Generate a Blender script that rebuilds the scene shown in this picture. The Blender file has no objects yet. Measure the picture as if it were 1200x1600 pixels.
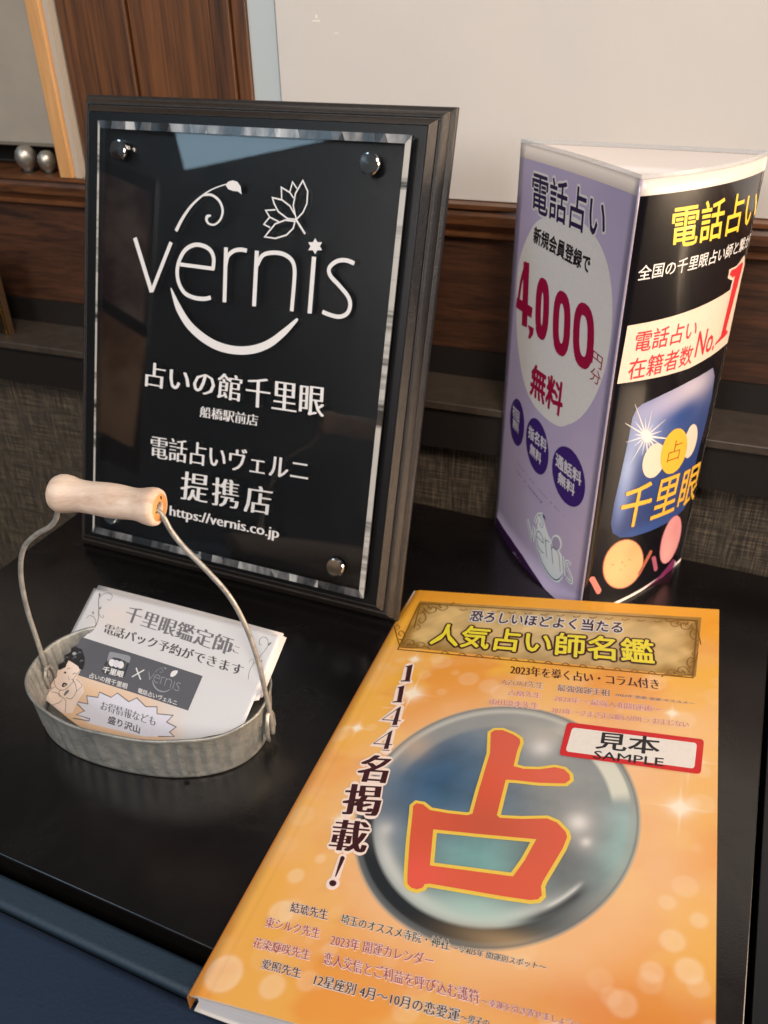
import bpy, bmesh, math, random
import numpy as np
from mathutils import Vector, Matrix
from math import sin, cos, pi, radians, atan2, hypot, sqrt

random.seed(4)
rng = np.random.default_rng(7)
sc = bpy.context.scene
COL = sc.collection
S = 0.38          # one layout unit = camera height above the table top
Z0 = 0.45         # table top above the floor
def W(p): return Vector((p[0]*S, p[1]*S, p[2]*S + Z0))

# ------------------------------------------------------------------ camera
TH, RO, FPX = .56003, -.014742, 1307.71
R0 = Vector((1, 0, 0)); FW = Vector((0, cos(TH), -sin(TH))); U0 = Vector((0, sin(TH), cos(TH)))
RX = cos(RO)*R0 + sin(RO)*U0; UX = -sin(RO)*R0 + cos(RO)*U0
cd = bpy.data.cameras.new('camera'); cam = bpy.data.objects.new('camera', cd); COL.objects.link(cam)
M = Matrix((RX, UX, -FW)).transposed().to_4x4(); M.translation = W((0, 0, 1)); cam.matrix_world = M
cd.sensor_fit = 'VERTICAL'; cd.sensor_height = 36; cd.lens = FPX/1600*36
cd.clip_start = .01; cd.clip_end = 100
cd.dof.use_dof = True; cd.dof.focus_distance = .44; cd.dof.aperture_fstop = 12.5
sc.camera = cam

# ------------------------------------------------------------------ world, lamps, exposure
wd = bpy.data.worlds.new('World'); sc.world = wd; wd.use_nodes = True
wn = wd.node_tree; bg = wn.nodes['Background']
bg.inputs[0].default_value = (.82, .9, 1.0, 1); bg.inputs[1].default_value = .055
def area(name, loc, target, sx, sy, power, color, shape='RECTANGLE', spread=180):
    l = bpy.data.lights.new(name, 'AREA'); l.shape = shape; l.size = sx
    if shape in ('RECTANGLE', 'ELLIPSE'): l.size_y = sy
    l.energy = power; l.color = color; l.spread = radians(spread)
    o = bpy.data.objects.new(name, l); COL.objects.link(o); o.location = loc
    o.rotation_euler = (Vector(target)-Vector(loc)).to_track_quat('-Z', 'Y').to_euler()
    return o
# warm room lamp behind and above the camera, and a soft warm one low on the right
area('room_lamp', W((.6, -3.3, 5.2)), W((0, 1.5, .8)), .7, .7, 46, (1.0, .87, .75), 'DISK')
area('left_fill', W((-3.0, -3.8, 3.2)), W((.1, 1.4, .6)), .8, .8, 21, (1.0, .95, .92), 'DISK')  # added fill from the left, brightens the lilac brochure face
area('cool_fill', W((5.2, -2.6, 4.6)), W((.6, 1.5, .9)), .9, .9, 17, (.74, .88, 1.0), 'DISK')  # added cool fill, turns the right of the upper wall bluish
area('side_lamp', W((3.6, .45, .85)), W((0, 1.35, .35)), .6, .5, 6.0, (1.0, .74, .50), spread=70)
# cool window in the left wall of the room
wA = Vector((-.34, 1.55, .74)) + Vector((-.811, -.477, .34))*6.2
wB = Vector((-.12, 1.47, .79)) + Vector((-.724, -.563, .399))*6.2
wC = Vector((-.32, 1.58, .84)) + Vector((-.79, -.455, .425))*6.2
ex = (wB-wA); ey = (wC-wA); ey = ey - ex.normalized()*ey.dot(ex.normalized()); nz = ex.cross(ey).normalized()
l = bpy.data.lights.new('window_light', 'AREA'); l.shape = 'RECTANGLE'; l.size = ex.length*S*1.25; l.size_y = 2.4
l.energy = 12; l.color = (.55, .80, 1.0)
wl = bpy.data.objects.new('window_light', l); COL.objects.link(wl)
ctr = wA + ex*.62 + ey.normalized()*(1.2/S)
Mw = Matrix((ex.normalized(), ey.normalized(), nz)).transposed().to_4x4(); Mw.translation = W(ctr); wl.matrix_world = Mw
if (Mw.to_3x3() @ Vector((0, 0, -1))).dot(W((0, 1.4, .4))-W(ctr)) < 0:
    Mw = Matrix((-ex.normalized(), ey.normalized(), -nz)).transposed().to_4x4(); Mw.translation = W(ctr); wl.matrix_world = Mw
sc.view_settings.view_transform = 'Standard'; sc.view_settings.look = 'None'
sc.view_settings.exposure = 0.0; sc.view_settings.gamma = 1.0
sc.cycles.max_bounces = 10; sc.cycles.transmission_bounces = 8; sc.cycles.caustics_refractive = True
sc.cycles.use_denoising = True

# ------------------------------------------------------------------ materials
def lin(h):
    if isinstance(h, str): h = [int(h[i:i+2], 16)/255 for i in (0, 2, 4)]
    return tuple(((c+.055)/1.055)**2.4 if c > .04045 else c/12.92 for c in h)
MATS = {}
def mat(name, col, rough=.5, metal=0, spec=.5, coat=0, bump=None, mix=None, trans=0, alpha=1, ior=1.5, coord='Object', colscale=None, stretch=None, coatr=.05):
    """principled material; mix = (colour, scale, low, high) noise patches; bump = (scale, strength)"""
    m = bpy.data.materials.new(name); m.use_nodes = True
    nt = m.node_tree; p = nt.nodes['Principled BSDF']; N = nt.nodes.new; Lk = nt.links.new
    c = (*(lin(col) if isinstance(col, str) else col), 1)
    p.inputs['Base Color'].default_value = c; p.inputs['Roughness'].default_value = rough
    p.inputs['Metallic'].default_value = metal; p.inputs['Specular IOR Level'].default_value = spec
    p.inputs['Coat Weight'].default_value = coat; p.inputs['Coat Roughness'].default_value = coatr
    p.inputs['Transmission Weight'].default_value = trans; p.inputs['Alpha'].default_value = alpha; p.inputs['IOR'].default_value = ior
    if mix or bump:
        tc = N('ShaderNodeTexCoord'); mp = N('ShaderNodeMapping'); Lk(tc.outputs[coord], mp.inputs['Vector'])
        if stretch: mp.inputs['Scale'].default_value = stretch
    if mix:
        nz_ = N('ShaderNodeTexNoise'); nz_.inputs['Scale'].default_value = mix[1]; nz_.inputs['Detail'].default_value = 6; nz_.inputs['Roughness'].default_value = .65
        rp = N('ShaderNodeValToRGB'); rp.color_ramp.elements[0].position = mix[2]; rp.color_ramp.elements[1].position = mix[3]
        rp.color_ramp.elements[0].color = c; rp.color_ramp.elements[1].color = (*(lin(mix[0]) if isinstance(mix[0], str) else mix[0]), 1)
        Lk(mp.outputs[0], nz_.inputs['Vector']); Lk(nz_.outputs['Fac'], rp.inputs[0]); Lk(rp.outputs[0], p.inputs['Base Color'])
    if bump:
        nb = N('ShaderNodeTexNoise'); nb.inputs['Scale'].default_value = bump[0]; nb.inputs['Detail'].default_value = 4
        b = N('ShaderNodeBump'); b.inputs['Strength'].default_value = bump[1]; b.inputs['Distance'].default_value = .001
        Lk(mp.outputs[0], nb.inputs['Vector']); Lk(nb.outputs['Fac'], b.inputs['Height']); Lk(b.outputs[0], p.inputs['Normal'])
    return m

def wood(name, dark, light, axis=(1, 1, 18), rot=0., rough=.45, gl=.3, sc_=30):
    """grained wood: strongly stretched noise along one axis, plus a wavy figure"""
    m = bpy.data.materials.new(name); m.use_nodes = True
    nt = m.node_tree; p = nt.nodes['Principled BSDF']; N = nt.nodes.new; Lk = nt.links.new
    tc = N('ShaderNodeTexCoord'); mp = N('ShaderNodeMapping'); mp.inputs['Scale'].default_value = axis; mp.inputs['Rotation'].default_value = (0, 0, rot)
    Lk(tc.outputs['Object'], mp.inputs['Vector'])
    n1 = N('ShaderNodeTexNoise'); n1.inputs['Scale'].default_value = sc_; n1.inputs['Detail'].default_value = 8; n1.inputs['Roughness'].default_value = .7; n1.inputs['Distortion'].default_value = .6
    n2 = N('ShaderNodeTexNoise'); n2.inputs['Scale'].default_value = sc_*.22; n2.inputs['Detail'].default_value = 3; n2.inputs['Distortion'].default_value = 1.2
    Lk(mp.outputs[0], n1.inputs['Vector']); Lk(mp.outputs[0], n2.inputs['Vector'])
    mx = N('ShaderNodeMath'); mx.operation = 'MULTIPLY_ADD'; Lk(n2.outputs['Fac'], mx.inputs[0]); mx.inputs[1].default_value = .55; 
    m2 = N('ShaderNodeMath'); m2.operation = 'MULTIPLY'; m2.inputs[1].default_value = .55; Lk(n1.outputs['Fac'], m2.inputs[0]); Lk(m2.outputs[0], mx.inputs[2])
    rp = N('ShaderNodeValToRGB'); e = rp.color_ramp.elements
    e[0].position = .36; e[0].color = (*lin(dark), 1); e[1].position = .72; e[1].color = (*lin(light), 1)
    k = e.new(.53); a, b = lin(dark), lin(light); k.color = tuple(a[i]*.55+b[i]*.45 for i in range(3))+(1,)
    Lk(mx.outputs[0], rp.inputs[0]); Lk(rp.outputs[0], p.inputs['Base Color'])
    p.inputs['Roughness'].default_value = rough; p.inputs['Coat Weight'].default_value = gl; p.inputs['Coat Roughness'].default_value = .25
    bm_ = N('ShaderNodeBump'); bm_.inputs['Strength'].default_value = .25; bm_.inputs['Distance'].default_value = .0006
    Lk(mx.outputs[0], bm_.inputs['Height']); Lk(bm_.outputs[0], p.inputs['Normal'])
    return m

def attr_mat(name, rough=.35, coat=.0, attr='ink', coatr=.1, fibre=0):
    m = bpy.data.materials.new(name); m.use_nodes = True
    nt = m.node_tree; p = nt.nodes['Principled BSDF']; a = nt.nodes.new('ShaderNodeAttribute'); a.attribute_name = attr
    nt.links.new(a.outputs['Color'], p.inputs['Base Color']); p.inputs['Roughness'].default_value = rough
    p.inputs['Coat Weight'].default_value = coat; p.inputs['Coat Roughness'].default_value = coatr
    return m

INK = dict(white='e2dedc', grey='6f6c70', dark='4a474b', band='58585e', icon='35343a', iconlite='8f9096', pale='d5d2dc', palegrey='9b9ba3',
    paperpeach='e8d2c4', ink='1c191d', navyink='2a2149', crimson='a01040', purple='3f2672', lilacdark='8b7ba6', lilacgrey='a9a2bc', glow='e6eef2', steel='4c5b74',
    purpledark='3a1c4c', yellow='f4cf3a', cream='e0cdbb', red='d02b35', logoblue='2a3f78', logopale='a9adca', logomid='40599a', gold='e9b23c', brown='9c5a1c',
    peach='e8b57e', rose='e39a9c', coral='e88478', coraldark='b5624e', rosedark='b05e74', magenta='7c2a5c', rim='c9bcc0', rosepale='a8577e',
    maroon='3d1218', lemon='ecd93c', faint='b98552', faintdark='8a5c3c', pinkfaint='d3806c', charlite='ee6a58', stickerred='cf2226', stickerwhite='e9e0d6', glowpink='f6dfd2',
    charred='d9583c', charyellow='ecc64e', green='34452c', mauve='a8494e', filig='7d5314')
PRINT = {}
m_coverb = attr_mat('glossy_gradient_print', .34, .5, coatr=.14)
GLOSS = {'book': (.38, .25), 'left': (.3, .5), 'right': (.34, .5), 'card': (.6, 0), 'plaque': (.5, 0)}
def inkmat(face, c):
    k = (face, c)
    if k not in PRINT:
        r, ct = GLOSS[face]
        PRINT[k] = mat('%s_print_%s' % (face, c), INK[c], rough=r, coat=ct, coatr=.12, mix=(tuple(min(1, v*.94+.002) for v in lin(INK[c])), 420, .42, .7))
    return PRINT[k]

# ------------------------------------------------------------------ object helpers
def base_of(o):
    v = Vector((0, 0, 0))
    while o: v += o.location; o = o.parent
    return v
def thing(name, label, cat, loc, group=None):
    o = bpy.data.objects.new(name, None); COL.objects.link(o); o.location = loc; o.empty_display_size = .02
    o['label'] = label; o['category'] = cat
    if group: o['group'] = group
    return o
def mk(name, verts, faces, mats, parent=None, smooth=False, midx=None, loc=None, kind=None, label=None, bevel=None, autosm=None):
    """verts in world metres -> one mesh object, origin at its parent's base (or loc)"""
    if not isinstance(mats, (list, tuple)): mats = [mats]
    b = base_of(parent) if parent else Vector(loc or (0, 0, 0))
    me = bpy.data.meshes.new(name)
    me.from_pydata([(v[0]-b.x, v[1]-b.y, v[2]-b.z) for v in verts], [], faces); 
    for m in mats: me.materials.append(m)
    if midx is not None: me.polygons.foreach_set('material_index', midx)
    if smooth: me.polygons.foreach_set('use_smooth', [True]*len(me.polygons))
    me.update()
    o = bpy.data.objects.new(name, me); COL.objects.link(o)
    if parent: o.parent = parent
    else: o.location = b
    if kind: o['kind'] = kind
    if label: o['label'] = label
    if bevel:
        md = o.modifiers.new('bevel', 'BEVEL'); md.width = bevel[0]; md.segments = bevel[1]; md.limit_method = 'ANGLE'; md.angle_limit = radians(40)
        me.polygons.foreach_set('use_smooth', [True]*len(me.polygons))
        md.harden_normals = True
    return o
BOXF = [(0, 3, 2, 1), (4, 5, 6, 7), (0, 1, 5, 4), (1, 2, 6, 5), (2, 3, 7, 6), (3, 0, 4, 7)]
def boxv(o, ax, ay, az, x0, x1, y0, y1, z0, z1):
    o, ax, ay, az = map(Vector, (o, ax, ay, az))
    return [o+ax*x+ay*y+az*z for z in (z0, z1) for x, y in ((x0, y0), (x1, y0), (x1, y1), (x0, y1))]
def tube(pts, r, n=10, closed=False):
    pts = [Vector(p) for p in pts]; V = []; F = []; up = Vector((.3, .2, .9)).normalized()
    for i, p in enumerate(pts):
        t = (pts[min(i+1, len(pts)-1)]-pts[max(i-1, 0)]).normalized()
        a = t.cross(up).normalized(); b_ = t.cross(a)
        rr = r[i] if isinstance(r, (list, tuple)) else r
        for k in range(n): V.append(p+(a*cos(2*pi*k/n)+b_*sin(2*pi*k/n))*rr)
    for i in range(len(pts)-1):
        for k in range(n): F.append((i*n+k, i*n+(k+1) % n, (i+1)*n+(k+1) % n, (i+1)*n+k))
    F.append(tuple(range(n))[::-1]); F.append(tuple((len(pts)-1)*n+k for k in range(n)))
    return V, F
def catmull(pts, n=8):
    P = [np.array(p, float) for p in pts]; out = []
    for i in range(len(P)-1):
        a = P[max(i-1, 0)]; b = P[i]; c = P[i+1]; d = P[min(i+2, len(P)-1)]
        for j in range(n):
            t = j/n; out.append(.5*((2*b)+(-a+c)*t+(2*a-5*b+4*c-d)*t*t+(-a+3*b-3*c+d)*t**3))
    out.append(P[-1]); return out
def lathe(o, ax, prof, n=32, a0=None):
    """prof = [(along, radius)]; closed where the radius is 0"""
    o = Vector(o); ax = Vector(ax).normalized(); a = ax.orthogonal().normalized() if a0 is None else Vector(a0); b_ = ax.cross(a)
    V = []; F = []
    for s, r in prof:
        for k in range(n): V.append(o+ax*s+(a*cos(2*pi*k/n)+b_*sin(2*pi*k/n))*r)
    for i in range(len(prof)-1):
        for k in range(n): F.append((i*n+k, i*n+(k+1) % n, (i+1)*n+(k+1) % n, (i+1)*n+k))
    return V, F

PL_O,PL_X,PL_Y=(-0.01433, 1.17056, 0.03846),(0.92289, -0.38506, 0.0),(0.11845, 0.2839, 0.95151)
BK_O,BK_X,BK_Y=(-0.22761, 0.51481, 0.037),(0.93086, -0.32923, 0.15843),(0.33917, 0.93989, -0.03958)
CD_O,CD_X,CD_Y=(-0.50646, 1.16963, 0.11683),(0.8869, -0.4519, 0.09585),(0.34301, 0.78319, 0.51861)
PRINTS=[
('plaque','emblem','R','white',[(-206.93,232.51),(-191.78,197.57)],[3.183],{}),
('plaque','emblem','R','white',[(-191.79,197.87),(-177.23,231.99)],[2.746],{}),
('plaque','emblem','R','white',[(-142.31,217.79),(-169.41,218.21)],[2.43],{}),
('plaque','emblem','R','white',[(-143.34,217.55),(-143.21,224.34),(-146.12,229.4),(-152.36,231.88),(-159.38,231.59),(-165.92,227.71),(-170.23,220.48),(-171.51,213.01),(-169.73,205.78),(-164.93,199.87),(-157.62,197.51),(-149.59,197.46),(-144.01,198.93)],[2.752],{'smooth':1}),
('plaque','emblem','R','white',[(-134.2,232.26),(-133.2,196.98)],[2.869],{}),
('plaque','emblem','R','white',[(-133.66,220.89),(-132.48,226.72),(-128.44,230.34),(-123.44,231.76),(-118.36,231.49)],[2.635],{'smooth':1}),
('plaque','emblem','R','white',[(-110.88,232.13),(-110.49,196.79)],[2.969],{}),
('plaque','emblem','R','white',[(-110.04,223.05),(-106.52,229.42),(-99.76,231.82),(-91.57,231.7),(-85.13,228.52),(-82.54,222.78),(-82.19,213.01),(-82.44,196.68)],[2.687],{'smooth':1}),
('plaque','emblem','R','white',[(-69.42,231.98),(-69.42,196.7)],[3.013],{}),
('plaque','emblem','R','white',[(-41.21,230.42),(-47.19,231.77),(-53.28,230.68),(-58.02,226.43),(-57.09,221.72),(-50.29,216.19),(-43.43,210),(-41.49,204.67),(-43.16,199.62),(-48.38,196.94),(-55.55,197.54),(-60.45,198.83)],[2.622],{'smooth':1}),
('plaque','emblem','R','white',[(-173.62,239.52),(-169.02,247.75),(-162.41,256.3),(-154.92,262.69),(-146.62,267.79),(-136.67,271.42)],[2.48,2.17,1.705,1.24,0.775,0.62],{'smooth':1}),
('plaque','emblem','R','white',[(-154.1,263.44),(-147.26,264.15),(-141.09,260.81),(-138.19,255.17),(-139.55,249.48),(-143.62,245.95),(-147.94,246.05),(-150.14,248.28),(-149.58,250.58),(-146.86,251.34)],[1.243,1.553,1.709,1.709,1.398,1.243,1.243,1.864,2.175,0.932],{'smooth':1}),
('plaque','emblem','P','white',[(-136.97,270.86),(-135.09,273.02),(-131.8,274.03),(-128.42,273.41),(-125.74,270.71),(-124.58,265.87),(-127.53,267.6),(-131.38,267.63),(-134.8,268.52)],{}),
('plaque','emblem','R','white',[(-176.1,202.02),(-169.33,189.37),(-160.27,178.91),(-148.15,171.41),(-135.42,167.23),(-121.29,166.45),(-108.47,168.82),(-96.95,174.25),(-86.74,182.8),(-77.65,192.36)],[0.645,4.835,5.48,5.802,5.802,5.48,5.48,5.158,4.191,1.612],{'smooth':1}),
('plaque','emblem','P','white',[(-69.66,243.27),(-64.12,236.4),(-73.9,235.56)],{'layer':0}),
('plaque','emblem','P','white',[(-68.77,233.54),(-74.34,240.44),(-64.57,241.25)],{'layer':1}),
('plaque','lotus_emblem','R','white',[(-84.08,253.94),(-86.79,261.43),(-85.84,268.86),(-81.33,276.82),(-77.34,270.72),(-77.31,263.41),(-79.66,257.9),(-83.74,253.7)],[0.933],{}),
('plaque','lotus_emblem','R','white',[(-84.52,253.5),(-90.13,253.5),(-97.21,257.34),(-100.48,261.86),(-102.06,265.41),(-95.05,264.52),(-89.17,261.27),(-85.07,256.17)],[0.959],{}),
('plaque','lotus_emblem','R','white',[(-84.74,252.27),(-91.66,252.57),(-98.71,249.73),(-102.45,245.33),(-105.75,241.2),(-98.01,240.85),(-90.11,243.55),(-85.65,247.99),(-84.74,252.27)],[0.979],{}),
('plaque','lotus_emblem','R','white',[(-95.19,264.24),(-96.14,271.96),(-89.84,269.27),(-86.87,266.12)],[0.873],{}),
('plaque','lotus_emblem','R','white',[(-89.88,269.67),(-88.47,275.61),(-84.99,271.84)],[0.867],{}),
('plaque','lotus_emblem','R','white',[(-99.23,258.28),(-106.32,257.38),(-103.08,253.51),(-96.4,251.27)],[0.894],{}),
('plaque','lotus_emblem','R','white',[(-103.08,253.51),(-106.99,248.84),(-102.26,247.13)],[0.9],{}),
('plaque','lotus_emblem','R','white',[(-84.56,253.91),(-76.96,245.27)],[1.317],{}),
('plaque','shop_name_lettering','T','white','占いの館',(-194.73,131.63),(-116.87,131.92),(-194.01,149.58),{'bold':-0.01,'smear':0.032}),
('plaque','shop_name_lettering','T','white','千里眼',(-112.14,129.85),(-53.25,130.96),(-112.7,150.45),{'bold':-0.01,'smear':0.032}),
('plaque','branch_name_lettering','T','white','船橋駅前店',(-148.25,116.62),(-102.12,117.29),(-148.14,124.74),{'bold':-0.01,'smear':0.032}),
('plaque','service_name_lettering','T','white','電話占いヴェルニ',(-188.44,80.42),(-61.18,84.62),(-188.28,97.42),{'bold':-0.01,'smear':0.032}),
('plaque','partner_lettering','T','white','提',(-161.68,53.98),(-138.91,55.21),(-160.79,75.63),{'bold':-0.01,'smear':0.032}),
('plaque','partner_lettering','T','white','携',(-134.76,54.84),(-113.55,55.7),(-134.87,75.87),{'bold':-0.01,'smear':0.032}),
('plaque','partner_lettering','T','white','店',(-108.4,55.06),(-87.82,56.22),(-107.65,75.5),{'bold':-0.01,'smear':0.032}),
('plaque','web_address_lettering','T','white','https://vernis.co.jp',(-170.08,37.62),(-79.71,38.83),(-169.93,47.78),{'bold':-0.008,'smear':0.035}),
('card','headline_lettering','T','grey','千里眼鑑定師',(35.56,-15.7),(119.99,-19.56),(34.24,-4.74),{'bold':-0.014,'smear':0.045}),
('card','headline_lettering','T','grey','に',(119.14,-16.78),(125.42,-17.17),(118.49,-12.19),{'bold':-0.014,'smear':0.045}),
('card','headline_lettering','T','dark','電話パック予約ができます',(24.44,-26.59),(133.52,-29.08),(23.22,-19.83),{'bold':-0.014,'smear':0.045}),
('card','logo_band','P','band',[(1.82,-32.43),(108.94,-35.14),(109.24,-56.34),(3.38,-55.86)],{}),
('card','app_icon','P','icon',[(37.25,-36.43),(51.88,-35.73),(53.91,-36.42),(54.55,-37.83),(56.19,-48.63),(55.06,-49.9),(39.48,-50.43),(37.75,-49.53),(37.59,-48.17),(36.51,-37.64)],{'layer':1}),
('card','app_icon','P','iconlite',[(37.25,-36.43),(51.88,-35.73),(53.91,-36.42),(54.55,-37.83),(54.92,-40.07),(46.15,-39.06),(41.49,-39.38),(37.84,-43.01),(36.51,-37.64)],{'layer':2}),
('card','app_icon','P','white',[(44.66,-42.2),(44.98,-43.07),(44.9,-43.9),(44.42,-44.56),(43.61,-44.95),(42.6,-45),(41.55,-44.72),(40.6,-44.14),(39.9,-43.35),(39.57,-42.46),(39.65,-41.63),(40.13,-40.97),(40.94,-40.58),(41.95,-40.52),(43.02,-40.81),(43.96,-41.4)],{'layer':3}),
('card','app_icon','P','pale',[(48.25,-42.07),(48.57,-42.95),(48.49,-43.77),(48.01,-44.43),(47.21,-44.81),(46.21,-44.87),(45.16,-44.58),(44.21,-44),(43.53,-43.22),(43.2,-42.34),(43.28,-41.5),(43.76,-40.84),(44.57,-40.46),(45.57,-40.4),(46.63,-40.69),(47.57,-41.27)],{'layer':4}),
('card','app_icon','P','white',[(51.74,-41.95),(52.05,-42.82),(51.97,-43.65),(51.49,-44.3),(50.69,-44.68),(49.69,-44.74),(48.65,-44.46),(47.72,-43.88),(47.03,-43.09),(46.71,-42.21),(46.79,-41.38),(47.27,-40.72),(48.07,-40.34),(49.08,-40.28),(50.12,-40.57),(51.05,-41.15)],{'layer':3}),
('card','app_icon','T','white','千里眼',(38.47,-49.9),(55.35,-49.6),(37.65,-46.2),{'layer':5,'bold':0.03}),
('card','logo_band_lettering','T','white','占いの館千里眼',(30.73,-55.3),(62.04,-55.29),(29.84,-52.01),{'layer':2,'bold':0.01}),
('card','logo_band_lettering','R','white',[(61.33,-41.61),(68.41,-47.5)],[0.784],{'layer':2}),
('card','logo_band_lettering','R','white',[(67.91,-41.31),(61.47,-47.48)],[0.791],{'layer':3}),
('card','small_emblem','R','palegrey',[(71.52,-41.54),(74.63,-46.05)],[0.391],{'layer':2}),
('card','small_emblem','R','palegrey',[(74.62,-46.01),(75.8,-41.81)],[0.35],{'layer':2}),
('card','small_emblem','R','palegrey',[(81.31,-43.91),(77.3,-43.64)],[0.308],{'layer':2}),
('card','small_emblem','R','palegrey',[(81.16,-43.93),(81.02,-43.05),(80.46,-42.37),(79.47,-42),(78.43,-41.99),(77.57,-42.45),(77.12,-43.34),(77.13,-44.29),(77.57,-45.21),(78.42,-46),(79.54,-46.36),(80.71,-46.44),(81.5,-46.3)],[0.349],{'smooth':1,'layer':2}),
('card','small_emblem','R','palegrey',[(82.19,-42.08),(83.14,-46.65)],[0.365],{'layer':2}),
('card','small_emblem','R','palegrey',[(82.53,-43.58),(82.58,-42.83),(83.11,-42.38),(83.84,-42.23),(84.62,-42.31)],[0.346],{'smooth':1,'layer':2}),
('card','small_emblem','R','palegrey',[(85.76,-42.28),(86.56,-46.88)],[0.383],{'layer':2}),
('card','small_emblem','R','palegrey',[(86.08,-43.49),(86.49,-42.67),(87.49,-42.4),(88.78,-42.48),(89.86,-42.96),(90.38,-43.74),(90.61,-45.04),(90.87,-47.17)],[0.362],{'smooth':1,'layer':2}),
('card','small_emblem','R','palegrey',[(92.3,-42.61),(92.91,-47.29)],[0.399],{'layer':2}),
('card','small_emblem','R','palegrey',[(96.92,-43.05),(95.91,-42.82),(94.93,-42.92),(94.23,-43.46),(94.46,-44.1),(95.65,-44.9),(96.86,-45.79),(97.25,-46.52),(97.06,-47.17),(96.26,-47.47),(95.1,-47.32),(94.3,-47.1)],[0.357],{'smooth':1,'layer':2}),
('card','small_emblem','R','palegrey',[(76.13,-40.86),(76.59,-39.8),(77.35,-38.7),(78.31,-37.89),(79.43,-37.23),(80.87,-36.79)],[0.329,0.288,0.226,0.165,0.103,0.082],{'smooth':1,'layer':2}),
('card','small_emblem','R','palegrey',[(78.41,-37.79),(79.43,-37.73),(80.45,-38.22),(81.03,-39),(80.97,-39.76),(80.43,-40.2),(79.78,-40.16),(79.39,-39.85),(79.42,-39.55),(79.81,-39.46)],[0.164,0.205,0.225,0.225,0.184,0.164,0.164,0.246,0.287,0.123],{'smooth':1,'layer':2}),
('card','small_emblem','P','palegrey',[(80.84,-36.86),(81.07,-36.57),(81.56,-36.45),(82.1,-36.55),(82.58,-36.94),(82.88,-37.62),(82.38,-37.36),(81.78,-37.34),(81.23,-37.2)],{'layer':2}),
('card','small_emblem','R','palegrey',[(76.75,-45.63),(78.04,-47.26),(79.6,-48.64),(81.52,-49.68),(83.47,-50.32),(85.57,-50.57),(87.43,-50.42),(89.06,-49.87),(90.46,-48.9),(91.7,-47.77)],[0.081,0.604,0.684,0.725,0.725,0.684,0.684,0.644,0.523,0.201],{'smooth':1,'layer':2}),
('card','small_emblem','P','white',[(87.89,-40.76),(87.09,-39.6),(87.39,-37.61),(88.87,-36.56),(90.92,-36.13),(91.5,-37.49),(90.8,-39.36),(89.43,-40.59)],{'layer':3}),
('card','logo_band_lettering','T','white','電話占いヴェルニ',(70.42,-55.27),(100.38,-55.66),(69.79,-52.43),{'layer':2,'bold':0.01}),
('card','starburst_fill','P','pale',[(30.19,-71.43),(39.3,-70.37),(35.4,-66.06),(44.14,-64.97),(43.56,-61.71),(53.65,-62.54),(56.55,-59.02),(67.34,-61.86),(71.56,-58.33),(80.47,-61.55),(87.94,-59.62),(90.07,-63.41),(100.93,-61.48),(98.68,-66.15),(106.19,-67.12),(103.48,-70.87),(106.6,-72.62),(87.57,-77.79),(61.34,-79.72),(46.81,-80.68),(34.66,-78.33),(39.26,-74.88)],{'layer':0.5}),
('card','starburst_outline','R','grey',[(28.67,-71.37),(39.3,-70.37),(35.4,-66.06),(44.14,-64.97),(43.56,-61.71),(53.65,-62.54),(56.55,-59.02),(67.34,-61.86),(71.56,-58.33),(80.47,-61.55),(87.94,-59.62),(90.07,-63.41),(100.93,-61.48),(98.68,-66.15),(106.19,-67.12),(103.48,-70.87),(107.73,-72.31),(97.53,-75.08)],[0.608],{'layer':1}),
('card','starburst_outline','R','grey',[(28.67,-71.37),(39.26,-74.88),(34.66,-78.33),(45.7,-78.17),(46.01,-79.42),(33.39,-80.91)],[0.624],{'layer':1}),
('card','offer_lettering','T','grey','お得情報なども',(50.02,-71.33),(92.33,-70.55),(48.18,-66.05),{'bold':-0.014,'smear':0.045}),
('card','offer_lettering','T','dark','盛り沢山',(59.57,-77.14),(84.32,-77.11),(58.02,-72.78),{'bold':0.02}),
('card','flourish','R','grey',[(5.92,-2.05),(8.31,-7.54),(12.31,-13.46),(15.44,-19.47),(15.76,-25.2),(13.91,-28.75),(9.44,-30.59)],[0.518],{'smooth':1}),
('card','flourish','R','grey',[(7.41,-5.6),(9.06,-2.08),(13.17,-0.36),(17.15,-1.84),(16.95,-4.86),(14.31,-4.74)],[0.351],{'smooth':1}),
('card','flourish','R','grey',[(15.76,-25.2),(14.83,-21.27),(10.96,-18.37),(7.08,-17.97),(5.57,-20.15)],[0.348],{'smooth':1}),
('card','flourish','R','grey',[(12.23,-14.32),(16.14,-16.81),(18.84,-17.05),(17.25,-15.32)],[0.259],{'smooth':1}),
('card','flourish','P','grey',[(12.66,-12.54),(11.51,-11.52),(12.45,-10.05),(13.2,-11.58)],{}),
('card','flourish','P','grey',[(9.44,-16.78),(7.74,-15.72),(7.95,-14.41),(9.24,-15.64)],{}),
('card','flourish','P','grey',[(6.88,-4.43),(5.24,-2.63),(6.15,-1.58),(7.51,-3.44)],{}),
('card','flourish#r','R','grey',[(140.69,-20.45),(140.13,-15.25),(141.48,-10.89),(142.1,-7.36),(140.2,-4.07),(137.22,-3.38),(135.39,-5.17),(136.21,-7.72),(138.01,-8.32)],[0.342],{'smooth':1}),
('card','flourish#r','R','grey',[(138.63,-29.54),(137.33,-25.25),(137.65,-21.19),(138.55,-18.3)],[0.336],{'smooth':1}),
('card','flourish#r','R','grey',[(139.74,-20.02),(140.86,-18.41),(141.99,-16.81)],[0.268],{'smooth':1}),
('card','flourish#r','R','grey',[(134.9,-20.18),(134.86,-18.52),(136.76,-17.73),(137.42,-19.91)],[0.203],{'smooth':1}),
('card','flourish#r','P','grey',[(142.05,-8.05),(142.02,-6.37),(143.58,-4.85),(143.32,-6.74)],{}),
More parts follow.
